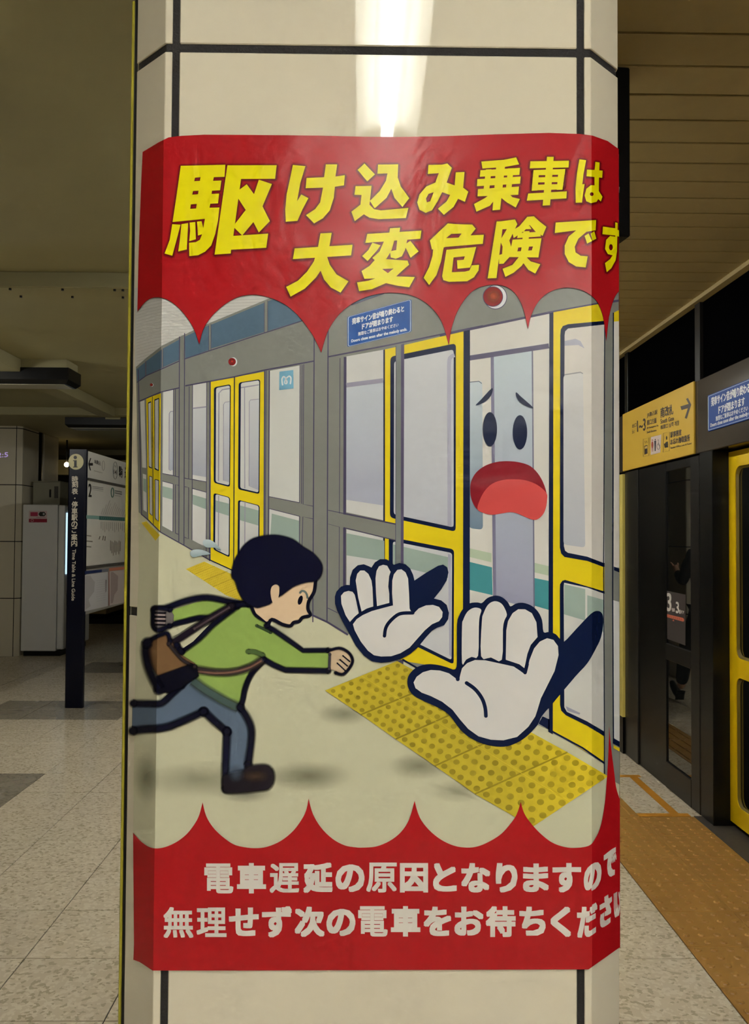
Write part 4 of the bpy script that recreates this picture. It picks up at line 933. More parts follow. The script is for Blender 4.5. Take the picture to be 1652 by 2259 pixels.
# ------------------------------------------------------------------ yellow board on the column's left flank
root = empty('yellow_board', (XL - 0.006, D + 0.3, 0.2))
yb0, yb1 = D + CH + 0.012, D + CH + 0.5
box('steel_channel', XL - 0.0022, XL, yb0, yb1, 0.25, 2.5, M_STEEL, root)
box('gasket', XL - 0.0062, XL - 0.0022, yb0 - 0.001, yb1, 0.25, 2.4, M_BLACK, root)
box('yellow_face', XL - 0.0098, XL - 0.0062, yb0 - 0.004, yb1, 0.28, onY(295, 5, yb0).z, mat('chartreuse_edge', (176, 166, 52), 0.3, noise=0.25, nscale=30), root, 0.0012)
tag(root, 'thin yellow board with black and steel edge fixed to the poster column flank', 'sign board')

# ------------------------------------------------------------------ lamps
def lamp(x, y0, y1, label, off=False):
    root = empty('ceiling_lamp_offscreen' if off else 'ceiling_lamp', (x, (y0 + y1) / 2, ZC))
    z = ZC - 0.002
    bm = bmesh.new()
    prof = [(-0.098, -0.028), (-0.098, -0.03), (-0.05, -0.012 + 0.0), (-0.02, -0.004), (0.02, -0.004), (0.05, -0.012), (0.098, -0.03), (0.098, 0.0), (-0.098, 0.0)]
    prof = [(-0.1, 0.0), (-0.1, -0.05), (-0.096, -0.05), (-0.045, -0.022), (0.045, -0.022), (0.096, -0.05), (0.1, -0.05), (0.1, 0.0)]
    A = [bm.verts.new((x + a, y0, z + b)) for a, b in prof]; B = [bm.verts.new((x + a, y1, z + b)) for a, b in prof]
    n = len(prof)
    for i in range(n): bm.faces.new((A[i], A[(i + 1) % n], B[(i + 1) % n], B[i]))
    bm.faces.new(A[::-1]); bm.faces.new(B); bmesh.ops.recalc_face_normals(bm, faces=bm.faces[:])
    from_bm('reflector', bm, M_LAMPW, root)
    from_bm('tube_offscreen' if off else 'tube', cyl_bm((x, (y0 + y1) / 2, z - 0.055), 'Y', 0.018, y1 - y0 - 0.06, 12), M_TUBE, root, True)
    for yy in (y0 + 0.014, y1 - 0.014): box('lamp_holder', x - 0.014, x + 0.014, yy - 0.012, yy + 0.012, z - 0.075, z - 0.02, M_LAMPW, root, 0.002)
    return tag(root, label, 'lamp', 'tube lamps along the platform ceiling')
for y0, ln_ in ((-3.44, 1.24), (-2.04, 1.24), (-0.64, 0.86), (2.6, 1.24), (4.6, 1.24), (6.6, 1.24)) :
    lamp(0.066, y0, y0 + ln_, 'white single tube lamp in the row along the slatted ceiling', y0 < 1)
for y0 in (-5.65, -4.2, -2.75, -1.3):
    lamp(1.22, y0, y0 + 1.24, 'white single tube lamp in the row over the tactile strip', True)['group'] = 'tube lamps over the tactile strip'
pend = empty('pendant_lamp_offscreen', (-3.6, 5.8, ZC))
from_bm('tube_offscreen', cyl_bm((-3.6, 5.8, ZC - 0.34), 'X', 0.018, 1.1, 16), M_TUBE, pend, True)
for x in (-4.16, -3.04):
    from_bm('lamp_holder', cyl_bm((x, 5.8, ZC - 0.34), 'X', 0.024, 0.04, 14), M_LAMPW, pend, True)
    from_bm('rod', cyl_bm((x, 5.8, ZC - 0.165), 'Z', 0.008, 0.33, 10), M_LAMPW, pend, True)
tag(pend, 'bare tube lamp hung on two rods below the plaster ceiling', 'lamp')

# ------------------------------------------------------------------ platform screen
def Yx(px, X=XP): return onX(px, 1182, X).y
YA, YB = Yx(1543), Yx(1524)            # near post
YG1 = Yx(1469)                          # far edge of glass pane
YC = Yx(1410); YD = Yx(1382)
zt0, zt1 = 0.78, 0.88
bay = empty('glass_partition', (XP, (YB + YC) / 2, 0))
box('post', XP - 0.004, XP + 0.16, YA, YB, 0, 1.985, M_JAMB, bay, 0.004)
box('post', XP - 0.002, XP + 0.16, YG1, YC, 0, 1.985, M_BLACK, bay, 0.004)
box('transom', XP - 0.005, XP + 0.10, YB, YG1, zt0, zt1, M_JAMB, bay, 0.004)
box('bottom_rail', XP - 0.005, XP + 0.10, YB, YG1, 0, 0.16, M_JAMB, bay, 0.004)
box('top_rail', XP - 0.0, XP + 0.10, YB, YG1, 1.93, 1.985, M_BLACK, bay, 0.004)
box('glass_pane', XP + 0.006, XP + 0.014, YB, YG1, zt1, 1.93, M_GLASS, bay)
box('glass_pane', XP + 0.006, XP + 0.014, YB, YG1, 0.16, zt0, M_GLASS, bay)
tag(bay, 'dark framed fixed glass partition under the yellow exit sign', 'partition')
grey = box('screen_post', XP - 0.012, XP + 0.16, YC + 0.002, YD, 0, 1.985, mat('grey_bronze_cover', (40, 39, 36), 0.3, spec=0.3, noise=0.08, nscale=6), None, 0.004)
tag(grey, 'grey metal cover panel between glass panel and tall yellow board', 'post')
far = empty('black_partition', (XP, 7.5, 0))
box('infill', XP + 0.002, XP + 0.1, YD + 0.002, 19.98, 0, 1.985, M_BLACK, far)
for y in (7.6, 8.9, 10.2, 12.0, 13.8, 15.6, 17.4): box('post', XP - 0.0, XP + 0.16, y, y + 0.1, 0, 1.985, M_BLACK, far, 0.004)
tag(far, 'black partition behind the tall yellow board', 'partition')
yboard = empty('route_board', (XP - 0.02, Yx(1377) + 0.4, 0))
yb0_ = max(Yx(1377, XP - 0.03), YD + 0.004); zb1, zb0 = onX(1376, 1045, XP - 0.03).z, onX(1377, 1585, XP - 0.03).z
box('panel', XP - 0.03, XP - 0.001, yb0_, yb0_ + 0.85, zb0, zb1, M_YPANEL, yboard, 0.002)
box('support', XP - 0.025, XP - 0.001, yb0_ + 0.01, yb0_ + 0.84, 0.0, zb0, M_BLACK, yboard)
bmp = lambda X: (lambda x, y, l: onX(x, y, X - 0.0003 * (l + 1)))
for y in (1100, 1250): Art().poly([(1358, y - 20), (1363.5, y - 8), (1363, y + 8), (1358, y + 18)], (70, 66, 52), 1).build('map_mark', bmp(XP - 0.03), yboard, (M_SIGNINK, M_SIGNINK))
for y in (1131, 1150, 1190, 1207, 1283, 1320): Art().stroke([(1358, y), (1363, y)], 1.2, (104, 96, 64), 1, caps=False).build('map_mark', bmp(XP - 0.03), yboard, (M_SIGNINK, M_SIGNINK))
tag(yboard, 'tall pale yellow route board standing against the screen', 'sign board')
# header beam
zh0 = onX(1530.4, 1002.6, XP).z; zh1 = onX(1530.8, 842.9, XP).z
header = empty('screen_header', (XP, 6, zh0))
box('fascia', XP, XP + 0.2, -6.98, 19.98, zh0, zh1, M_HEAD, header, 0.004)
box('mullion', XP + 0.01, XP + 0.06, Yx(1541), Yx(1530), zh1, ZC - 0.02, M_JAMB, header, 0.002)
for y in (-5.5, -4.2, -2.9, -1.6, -0.3, 1.0, 2.3, 3.6, 6.15, 7.5, 8.8, 10.1, 11.4, 12.7, 14.0, 15.3, 16.6): box('mullion', XP + 0.01, XP + 0.06, y, y + 0.07, zh1, ZC - 0.02, M_BLACK, header, 0.002)
ys_ = [-6.98, -5.47, -4.17, -2.87, -1.57, -0.27, 1.03, 2.33, 3.63, Yx(1536), 6.18, 7.53, 8.83, 10.13, 11.43, 12.73, 14.03, 15.33, 16.63, 19.98]
for p, q in zip(ys_[:-1], ys_[1:]): box('clerestory_pane', XP + 0.03, XP + 0.038, p, q, zh1, ZC - 0.01, M_CLERE, header)
tag(header, 'glossy brown grey header beam over the platform doors with dark panes above', 'header beam')
# sliding doors
XD = XP + 0.09
def slide(y_far, y_near, label):
    root = empty('platform_door', (XD, (y_far + y_near) / 2, 0))
    z0, z1 = 0.03, zh0 - 0.012; st_ = 0.1
    wy0, wy1 = y_near + st_, y_far - st_
    bm = bmesh.new(); xo, xi = XD, XD + 0.035
    def rr(y0, y1, z0_, z1_, r, n=5):
        out = []
        for cy, cz, a0 in ((y1 - r, z1_ - r, 0), (y0 + r, z1_ - r, 90), (y0 + r, z0_ + r, 180), (y1 - r, z0_ + r, 270)):
            for k in range(n + 1):
                t = math.radians(a0 + 90 * k / n); out.append((cy + r * math.cos(t), cz + r * math.sin(t)))
        return out
    holes = [rr(wy0, wy1, 0.90, 1.90, 0.05), rr(wy0, wy1, 0.13, 0.80, 0.05)]
    outer = [(y_near, z0), (y_far, z0), (y_far, z1), (y_near, z1)]
    loops = [[Vector((p[0], p[1], 0)) for p in lp] for lp in [outer] + holes]
    tri = tessellate_polygon(loops); pts = [p for lp in loops for p in lp]
    A = [bm.verts.new((xo, p.x, p.y)) for p in pts]; B = [bm.verts.new((xi, p.x, p.y)) for p in pts]
    for t in tri: bm.faces.new([A[i] for i in t]); bm.faces.new([B[i] for i in t[::-1]])
    o_ = 0
    for lp in loops:
        n = len(lp)
        for i in range(n): bm.faces.new((A[o_ + i], A[o_ + (i + 1) % n], B[o_ + (i + 1) % n], B[o_ + i]))
        o_ += n
    bmesh.ops.recalc_face_normals(bm, faces=bm.faces[:])
    from_bm('door_frame', bm, M_YDOOR, root)
    box('glass_pane', XD + 0.018, XD + 0.024, wy0 - 0.004, wy1 + 0.004, 0.896, 1.904, M_GLASS, root)
    box('glass_pane', XD + 0.018, XD + 0.024, wy0 - 0.004, wy1 + 0.004, 0.126, 0.804, M_GLASS, root)
    for hp in holes:
        bm = bmesh.new(); n = len(hp); cy = sum(p[0] for p in hp) / n; cz = sum(p[1] for p in hp) / n
        A = [bm.verts.new((xo + 0.004, p[0], p[1])) for p in hp]
        B = [bm.verts.new((xo + 0.016, cy + (p[0] - cy) * 0.965, cz + (p[1] - cz) * 0.975)) for p in hp]
        for i in range(n): bm.faces.new((A[i], A[(i + 1) % n], B[(i + 1) % n], B[i]))
        bmesh.ops.recalc_face_normals(bm, faces=bm.faces[:])
        from_bm('window_gasket', bm, mat('olive_gasket', (110, 92, 14), 0.5, noise=0.1), root)
    return tag(root, label, 'door')
yfd = Yx(1604.5, XD)
slide(yfd, yfd - 0.95, 'yellow framed sliding platform door beside the black jamb')
slide(yfd - 0.954, yfd - 1.9, 'yellow framed sliding platform door closing against its twin leaf')
nearp = empty('black_partition', (XP, -2, 0))
box('infill', XP + 0.04, XP + 0.1, -6.98, yfd - 1.99, 0, zh0 - 0.0015, M_BLACK, nearp)
for y in (-6.0, -4.5, -3.0, -1.5, 0.0, 1.5): box('post', XP - 0.0, XP + 0.16, y, y + 0.1, 0, zh0 - 0.0015, M_BLACK, nearp, 0.004)
box('post', XP - 0.0, XP + 0.16, yfd - 1.98, yfd - 1.905, 0, zh0 - 0.0015, M_JAMB, nearp, 0.004)
tag(nearp, 'black partition on the near side of the yellow doors', 'partition')
box('door_jamb', XP + 0.0, XP + 0.16, yfd - 0.02, YA, 0, zh0, M_BLACK, None, 0.003)
tag(bpy.data.objects['door_jamb'], 'black door jamb between the glass panel and the yellow door', 'door jamb')

# exit sign
Xs = XP - 0.012
esign = empty('exit_sign', (Xs, (Yx(1530.8) + Yx(1373.5)) / 2, zh0))
box('sign_face', Xs, XP, Yx(1530.8, Xs), Yx(1373.5, Xs), zh0 + 0.001, zh1 + 0.001, M_YSIGN, esign, 0.002)
a = Art(); SK_, SG = (66, 54, 46), (66, 54, 46)
a.stroke(P('O', [(1425, -10), (1488, 115), (1400, 395)]), 5, SK_, 1, caps=False); a.stroke(P('O', [(1303, 190), (1480, 135)]), 8.5, SK_, 1, caps=False)
for s_, q, fat, c_ in (('出口', [(315, 515), (400, 480), (400, 560), (315, 590)], 0.1, SG), ('Exit', [(315, 625), (360, 615), (360, 690), (315, 705)], 0, SG), ('1~3', [(415, 445), (582, 395), (585, 635), (420, 665)], 0.5, SG),
                  ('JR駒込駅', [(615, 285), (825, 215), (825, 320), (615, 390)], 0.1, SG), ('南口方面', [(615, 430), (805, 375), (805, 485), (615, 540)], 0.2, SG), ('JR Komagome Sta.', [(615, 572), (850, 515), (850, 560), (615, 618)], 0.1, SG), ('South Entrance', [(612, 655), (805, 612), (805, 650), (612, 700)], 0.1, SG),
                  ('南改札', [(890, 185), (1145, 105), (1145, 310), (890, 385)], 0.4, SG), ('South Gate', [(890, 410), (1160, 350), (1160, 430), (890, 505)], 0.2, SG), ('检票口 남쪽 개찰', [(890, 535), (1265, 430), (1265, 530), (890, 620)], 0.15, SG),
                  ('駅事務室', [(1090, 670), (1310, 612), (1310, 730), (1090, 790)], 0.25, SG), ('お忘れ物取扱所', [(1090, 822), (1480, 715), (1480, 850), (1090, 930)], 0.3, SG), ('Station Office, Lost & Found', [(1090, 975), (1515, 880), (1515, 920), (1090, 1018)], 0.1, SG)):
    a.text(s_, P('O', q), c_, 1, fat)
for q in ([(540, 815), (655, 790), (655, 1145), (540, 1170)], [(945, 695), (1070, 665), (1065, 1050), (940, 1080)]): a.stroke(P('O', q), 0.8, SG, 1, closed=True)
a.poly(P('O', [(695, 775), (905, 720), (885, 1085), (690, 1135)]), (214, 196, 184), 1)
a.poly(P('O', ellipse(722, 930, 20, 75)), (170, 70, 44), 2); a.poly(P('O', ellipse(722, 835, 11, 16)), (170, 70, 44), 2); a.poly(P('O', [(712, 990), (730, 988), (726, 1070), (718, 1070)]), (170, 70, 44), 2)
a.poly(P('O', [(762, 850), (802, 842), (798, 930), (790, 1055), (772, 1058), (766, 940)]), (50, 50, 62), 2); a.poly(P('O', ellipse(783, 825, 10, 15)), (50, 50, 62), 2); a.stroke(P('O', [(752, 830), (748, 1060)]), 0.5, (110, 100, 100), 2)
a.stroke(P('O', ellipse(845, 965, 30, 58, 20)), 0.9, (90, 84, 86), 2, closed=True); a.stroke(P('O', [(843, 860), (848, 930), (872, 960), (880, 990)]), 0.9, (70, 66, 70), 2); a.poly(P('O', ellipse(842, 835, 8, 12)), (90, 84, 86), 2)
a.poly(P('O', [(975, 905), (1000, 870), (1040, 862), (1042, 980), (975, 992), (955, 905)]), (44, 40, 28), 2); a.poly(P('O', ellipse(1012, 790, 13, 40)), (44, 40, 28), 2)
a.poly(P('O', [(562, 950), (626, 935), (626, 1105), (562, 1130)]), SG, 2); a.poly(P('O', [(572, 965), (618, 952), (618, 1000), (572, 1012)]), (206, 172, 84), 3); a.stroke(P('O', [(570, 850), (575, 900), (610, 850), (618, 890)]), 0.9, SG, 2)
a.build('lettering', bmp(Xs), esign, (M_SIGNINK, M_SIGNINK))
tag(esign, 'yellow exit sign with arrow and pictograms on the door header', 'sign')

# blue notice on the header
Xb = XP - 0.006
by1 = Yx(1562.4, Xb); bz0, bz1 = onX(1562.4, 952, Xb).z, onX(1562.4, 872, Xb).z
notice = empty('notice_plate', (Xb, by1 - 0.3, bz0))
box('plate', Xb, XP, by1 - 0.6, by1, bz0, bz1, M_BLUE, notice, 0.002)
hN = bz1 - bz0
def nmap(u, v, l): return Vector((Xb - 0.0003 * (l + 1), by1 - u * 0.6, bz1 - v * hN))
a = Art()
a.stroke(rquad([(0.012, 0.035), (0.988, 0.035), (0.988, 0.965), (0.012, 0.965)], 0.03), 0.012, (190, 206, 226), 1, closed=True)
for s_, x0, x1, y0, y1, fat in (('発車サイン音が鳴り終わると', 0.08, 0.92, 0.10, 0.34, 0.004), ('ドアが閉まります', 0.24, 0.76, 0.40, 0.62, 0.004), ('無理なご乗車はおやめください', 0.18, 0.82, 0.65, 0.78, 0.0015), ('Doors close soon after the melody ends.', 0.06, 0.94, 0.80, 0.93, 0.002)):
    a.text(s_, [(x0, y0), (x1, y0), (x1, y1), (x0, y1)], (224, 226, 230), 1, fat)
a.build('lettering', nmap, notice, (M_SIGNINK, M_SIGNINK))
tag(notice, 'blue notice with white lettering on the header over the yellow door', 'sign')

# car number sticker
Xg = XP + 0.0055
stick = empty('car_number_sticker', (Xg, onX(1490, 1300, Xg).y, zt1))
a = Art(); a.poly([(1470.5, 1303), (1512.5, 1312), (1511.5, 1424), (1470.5, 1409)], (74, 67, 65), 0)
for s_, q, fat in (('3', [(8, 1168), (92, 1172), (92, 1530), (8, 1520)], 0.7), ('号車', [(105, 1462), (165, 1470), (165, 1545), (105, 1535)], 0.2), ('3', [(190, 1340), (246, 1350), (246, 1572), (190, 1562)], 0.5), ('番ドア', [(252, 1495), (350, 1520), (350, 1588), (252, 1578)], 0.2)):
    a.text(s_, P('T', q), (222, 216, 208), 1, fat)
a.poly(P('T', [(5, 1585), (330, 1662), (352, 1690), (352, 1720), (335, 1738), (5, 1645)]), (206, 112, 88), 1)
for k in range(8): a.stroke(P('T', [(30 + 38 * k, 1612 + 9 * k), (30 + 38 * k, 1640 + 10 * k)]), 0.8, (150, 70, 52), 2, caps=False)
a.poly(P('T', [(115, 1722), (160, 1732), (140, 1690)]), (206, 112, 88), 1)
a.build('sticker_face', bmp(Xg), stick, (M_SIGNINK, M_SIGNINK))
tag(stick, 'grey sticker with car number 3 on the glass panel', 'sticker')

# ------------------------------------------------------------------ dark hanging sign behind the column, right
yh = onZ(1390, 146, ZC).y; xh = onY(1390, 146, yh).x; zhb = onY(1385, 522, yh).z
hang = empty('hanging_sign', (xh - 0.4, yh, zhb))
hp = [(xh - 0.85, yh - 0.1), (xh, yh), (xh - 0.015, yh + 0.09), (xh - 0.865, yh - 0.01)]
from_bm('casing', prism_bm(hp, zhb, ZC - 0.003, 0.004), mat('black_sign_casing', (9, 9, 10), 0.6, spec=0.2, noise=0.1), hang)
a = Art(); a.poly([(1350, 400), (1366.8, 413), (1366, 425), (1350, 432)], (210, 204, 196), 0); a.poly([(1350, 436), (1366, 444), (1364, 452), (1350, 456)], (210, 204, 196), 0)
a.build('sign_mark', lambda x, y, l: onY(x, y, yh - 0.014), hang, (M_SIGNINK, M_SIGNINK))
tag(hang, 'black hanging sign under the slatted ceiling beside the poster column', 'sign')

# ------------------------------------------------------------------ left side: fixtures, information board, vending machine
def fixture(x0, x1, y0, y1, label):
    z1, z0 = CAM.z + 1.279, CAM.z + 1.157
    root = empty('ceiling_fixture', ((x0 + x1) / 2, (y0 + y1) / 2, z0))
    bm = bmesh.new()
    t = 0.03
    lo_ = [(x0 + t, y0 + t), (x1 - t, y0 + t), (x1 - t, y1 - t), (x0 + t, y1 - t)]; hi_ = [(x0, y0), (x1, y0), (x1, y1), (x0, y1)]
    A = [bm.verts.new((*p, z0)) for p in lo_]; A2 = [bm.verts.new((*p, z0 + 0.03)) for p in hi_]; B = [bm.verts.new((*p, z1)) for p in hi_]
    bm.faces.new(A[::-1]); bm.faces.new(B)
    for i in range(4):
        j = (i + 1) % 4; bm.faces.new((A[i], A[j], A2[j], A2[i])); bm.faces.new((A2[i], A2[j], B[j], B[i]))
    bmesh.ops.recalc_face_normals(bm, faces=bm.faces[:])
    from_bm('housing', bm, mat('black_fixture_paint', (10, 10, 11), 0.35, spec=0.25, noise=0.1), root)
    box('diffuser', x0 + 0.05, x1 - 0.05, y0 + 0.05, y1 - 0.05, z0 - 0.004, z0 + 0.002, mat('grey_diffuser', (150, 144, 120), 0.4, noise=0.1), root)
    box('mount', x0 + 0.1, x1 - 0.02, y0 + 0.01, y1 - 0.02, z1, ZC, M_BEAM, root)
    return tag(root, label, 'ceiling fixture')
fixture(-4.3, -2.28, 6.69, 6.985, 'black box fixture hung from the plaster ceiling, nearer the poster column')
fixture(-3.25, -1.2, 9.45, 9.75, 'black box fixture hung from the plaster ceiling beyond the cross beam')

# information board
YPo = 7.70
xa, xb = onY(142, 1556, YPo).x, onY(181.5, 1558, YPo).x
zpt = onY(165, 991, YPo).z
board = empty('information_board', ((xa + xb) / 2, YPo + 0.9, 0))
def post(y0, nm='post'):
    rr_ = [(xa, y0 + 0.012), (xa + 0.012, y0), (xb - 0.012, y0), (xb, y0 + 0.012), (xb, y0 + 0.05), (xa, y0 + 0.05)]
    return from_bm(nm, prism_bm(rr_, 0, zpt), M_NAVY, board)
post(YPo); post(YPo + 2.2)
XB = xb + 0.001
bz = lambda y: onX(188, y, XB).z
yb_0, yb_1 = YPo + 0.05, YPo + 2.2
box('header_panel', xa + 0.03, XB, yb_0, yb_1, bz(1053), bz(993), M_SHEET, board)
box('rail', xa + 0.03, XB + 0.012, yb_0, yb_1, bz(1058.5), bz(1053), mat('grey_rail', (84, 82, 78), 0.4, noise=0.1), board)
box('map_panel', xa + 0.03, XB, yb_0, yb_1, bz(1249), bz(1058.5), M_SHEET, board)
box('rail', xa + 0.03, XB + 0.012, yb_0, yb_1, bz(1255), bz(1249), MATS['grey_rail'], board)
box('leaflet_panel', xa + 0.03, XB, yb_0, yb_1, bz(1356), bz(1255), mat('grey_panel', (146, 144, 138), 0.4, noise=0.05), board)
fm = lambda x, y, l: onY(x, y, YPo - 0.0004 * (l + 1))
a = Art()
a.poly(ellipse(*p1('N', 385, 603), 16.8, 17.5), (196, 188, 142), 0)
a.poly(ellipse(*p1('N', 370, 505), 3.8, 3.8, 16), (18, 18, 26), 1); a.poly(P('N', [(320, 570), (402, 566), (402, 712), (424, 712), (424, 730), (320, 732), (320, 714), (344, 712), (344, 588), (320, 588)]), (18, 18, 26), 1)
a.build('info_symbol', fm, board, (M_SIGNINK, M_SIGNINK))
a = Art()
for ch, y in zip('時刻表・停車駅のご案内', (400, 440, 492, 545, 592, 642, 690, 742, 785, 838, 885)):
    if ch == '・': Art().poly(ellipse(165, 940 + y / 3.4227, 1.6, 1.6, 8), (200, 192, 176), 0).build('post_character', fm, board, (M_SIGNINK, M_SIGNINK)); continue
    cx, cy = 165.3 - (y - 400) / 485 * 1.6, 940 + y / 3.4227
    hw = 6.4 if ch != 'ご' else 5.5; hh = 6.6 if ch != 'ご' else 5.8
    Art().text(ch, [(cx - hw, cy - hh), (cx + hw, cy - hh), (cx + hw, cy + hh), (cx - hw, cy + hh)], (202, 194, 178), 0, 0.35).build('post_character', fm, board, (M_SIGNINK, M_SIGNINK))
a.text('Time Table & Line Guide', [(167.3, 1212), (165.2, 1325), (157.8, 1325), (159.6, 1212)], (202, 194, 178), 0, 0.2)
a.build('post_lettering', fm, board, (M_SIGNINK, M_SIGNINK))
bm2 = lambda x, y, l: onX(x, y, XB + 0.0006 * (l + 1))
a = Art(); BK = (44, 42, 42); TXT = (120, 116, 112)
a.stroke(P('N', [(720, 520), (675, 650), (715, 800)]), 2.4, BK, 0, caps=False); a.stroke(P('N', [(672, 660), (770, 660)]), 6, BK, 0, caps=False)
a.text('本駒込', P('N', [(800, 548), (948, 590), (945, 690), (800, 642)]), (80, 78, 76), 0, 0.15); a.text('Hon-komagome', P('N', [(795, 790), (985, 840), (985, 870), (795, 825)]), TXT, 0)
a.stroke(P('N', ellipse(1275, 800, 50, 195, 28)), 1.1, (90, 104, 100), 0, closed=True); a.text('N', P('N', [(1258, 670), (1292, 680), (1292, 735), (1258, 728)]), BK, 0); a.text('14', P('N', [(1245, 780), (1305, 795), (1305, 900), (1245, 880)]), BK, 0, 0.2)
a.stroke(P('N', ellipse(1005, 690, 28, 110, 20)), 0.8, TXT, 0, closed=True)
a.text('駒', P('N', [(1357, 690), (1442, 730), (1432, 968), (1360, 930)]), BK, 0, 0.3); a.text('込', P('N', [(1490, 725), (1600, 770), (1600, 1015), (1490, 965)]), BK, 0, 0.3)
a.text('2', P('N', [(672, 1100), (738, 1112), (735, 1400), (672, 1395)]), BK, 0, 0.5)
for k in range(3): a.stroke(P('N', [(755, 1160 + 35 * k), (1005, 1195 + 38 * k)]), 1.6 if k < 2 else 0.8, (150, 146, 144), 0, caps=False)
a.stroke(P('N', ellipse(1213, 1300, 30, 105, 24)), 1.8, (54, 110, 98), 0, closed=True)
for k in range(2): a.stroke(P('N', [(1265, 1260 + 45 * k), (1425, 1290 + 48 * k)]), 2.4, (110, 112, 108), 0, caps=False)
a.stroke(P('N', [(1265, 1365), (1395, 1385)]), 1, (130, 128, 124), 0, caps=False)
a.poly(P('N', [(620, 1812), (910, 1830), (910, 1908), (620, 1892)]), (130, 168, 160), 0); a.poly(P('N', [(910, 1830), (1620, 1875), (1620, 1950), (910, 1918)]), (58, 108, 104), 0)
for k in range(14):
    x = 955 + 44 * k; a.stroke(P('N', [(x, 1850 + 2 * k), (x + 14, 1878 + 2 * k), (x, 1904 + 2 * k)]), 0.7, (150, 178, 172), 1, caps=False)
    hgt = (150, 230, 330, 260, 190, 290, 250, 200, 170, 150, 140, 140, 140, 140)[k]
    a.stroke(P('N', [(x, 1800 + 3 * k), (x + hgt * 0.34, 1800 + 3 * k - hgt)]), 0.7, (158, 150, 148), 0, caps=False)
    a.stroke(P('N', [(x, 1960 + 2 * k), (x, 2120 + (k * 37) % 90)]), 0.8, (122, 116, 108), 0, caps=False)
for q in (((930, 2290), (910, 2360)), ((1010, 2280), (990, 2380)), ((1050, 2290), (1040, 2390))): a.stroke(P('N', q), 2, (110, 102, 92), 0, caps=False)
for k in range(8):
    x = 1120 + 30 * k; a.stroke(P('Q', [(x, 220 + (k % 3) * 20), (x - 4, 440 + (k * 53) % 120)]), 1.6, (136, 126, 114), 0, caps=False)
for k in range(3): a.stroke(P('Q', [(600, 110 + 120 * k), (700 + 30 * (k % 2), 125 + 118 * k)]), 2.4, (126, 120, 110), 0, caps=False)
a.poly(P('Q', [(560, 885), (1060, 830), (1060, 890), (560, 952)]), (44, 58, 104), 0); a.poly(P('Q', [(930, 845), (1060, 830), (1060, 888), (930, 905)]), (120, 126, 140), 1)
a.poly(P('Q', [(565, 965), (1062, 898), (1062, 1640), (560, 1755)]), (200, 200, 204), 0)
a.poly(P('Q', [(1085, 818), (1560, 770), (1560, 832), (1090, 884)]), (206, 130, 104), 0); a.poly(P('Q', [(1095, 890), (1560, 838), (1560, 1530), (1100, 1628)]), (206, 196, 192), 0)
a.poly(P('Q', [(1120, 905), (1170, 900), (1280, 990), (1270, 1290), (1200, 1400), (1170, 1570), (1120, 1585)]), (172, 156, 154), 1)
a.poly(P('Q', [(575, 980), (680, 975), (720, 1050), (780, 1120), (760, 1330), (640, 1500), (690, 1640), (575, 1720)]), (176, 174, 178), 1); a.poly(P('Q', [(1000, 1080), (1040, 1070), (1035, 1320), (1000, 1345)]), (150, 144, 150), 1)
for k in range(10): a.stroke(P('Q', [(810, 1090 + 50 * k), (1030, 1062 + 48 * k)]), 0.7, (178, 178, 182), 2, caps=False)
a.stroke(P('Q', [(1085, 890), (1085, 1630)]), 1.8, (176, 120, 112), 1, caps=False)
a.build('board_print', bm2, board, (M_SIGNINK, M_SIGNINK))
tag(board, 'navy post information board with white route map and the i symbol', 'information board')

# vending machine
yv = 10.95
vx0, vx1 = xr3 + 0.012, onY(140.5, 1300, yv).x
zv = onY(90, 1113, yv).z
vm_ = empty('vending_machine', ((vx0 + vx1) / 2, yv + 0.5, 0))
box('body', vx0, vx1 - 0.09, yv, yv + 1.05, 0.06, zv, M_WHITE, vm_, 0.012, 2)
box('front_door', vx1 - 0.085, vx1, yv + 0.004, yv + 1.046, 0.08, zv - 0.004, M_WHITE, vm_, 0.02, 3)
box('plinth', vx0 + 0.03, vx1 - 0.04, yv + 0.02, yv + 1.03, 0, 0.06, M_BLACK, vm_)
win = box('display_window', vx1 - 0.004, vx1 + 0.012, yv + 0.05, yv + 1.0, 1.02, zv - 0.1, mat('lit_display', (200, 226, 240), 0.2, emit=(190, 225, 245), es=1.3, noise=0.05), vm_, 0.006)
cols_ = [(40, 70, 170), (60, 160, 120), (200, 70, 90), (230, 230, 235), (40, 130, 190), (190, 120, 160), (50, 60, 120)]
for r_ in range(3):
    for k in range(9):
        c_ = cols_[(r_ * 4 + k * 3) % 7]; m_ = mat('drink_label_%d' % ((r_ * 4 + k * 3) % 7), c_, 0.3, noise=0.02)
        from_bm('drink_sample', cyl_bm((vx1 + 0.02, yv + 0.1 + 0.1 * k, 1.14 + 0.26 * r_), 'Z', 0.03, 0.16, 10), m_, win)
box('coin_plate', vx1 - 0.002, vx1 + 0.008, yv + 0.08, yv + 0.22, 0.62, 0.78, M_STEEL, vm_, 0.003)
box('pick_up_flap', vx1 - 0.002, vx1 + 0.01, yv + 0.25, yv + 0.8, 0.22, 0.42, M_BLACK, vm_, 0.004)
vmap = lambda x, y, l: onY(x, y, yv - 0.0006 * (l + 1))
a = Art()
a.poly(rquad(P('R', [(218, 640), (355, 640), (355, 727), (218, 727)]), 2), (224, 200, 204), 0); a.poly(P('R', [(230, 650), (285, 650), (285, 680), (230, 680)]), (196, 62, 96), 1)
a.poly(P('R', [(302, 648), (335, 648), (348, 664), (335, 681), (302, 681), (290, 664)]), (36, 38, 36), 1); a.poly(P('R', ellipse(330, 664, 8, 9)), (180, 180, 180), 2)
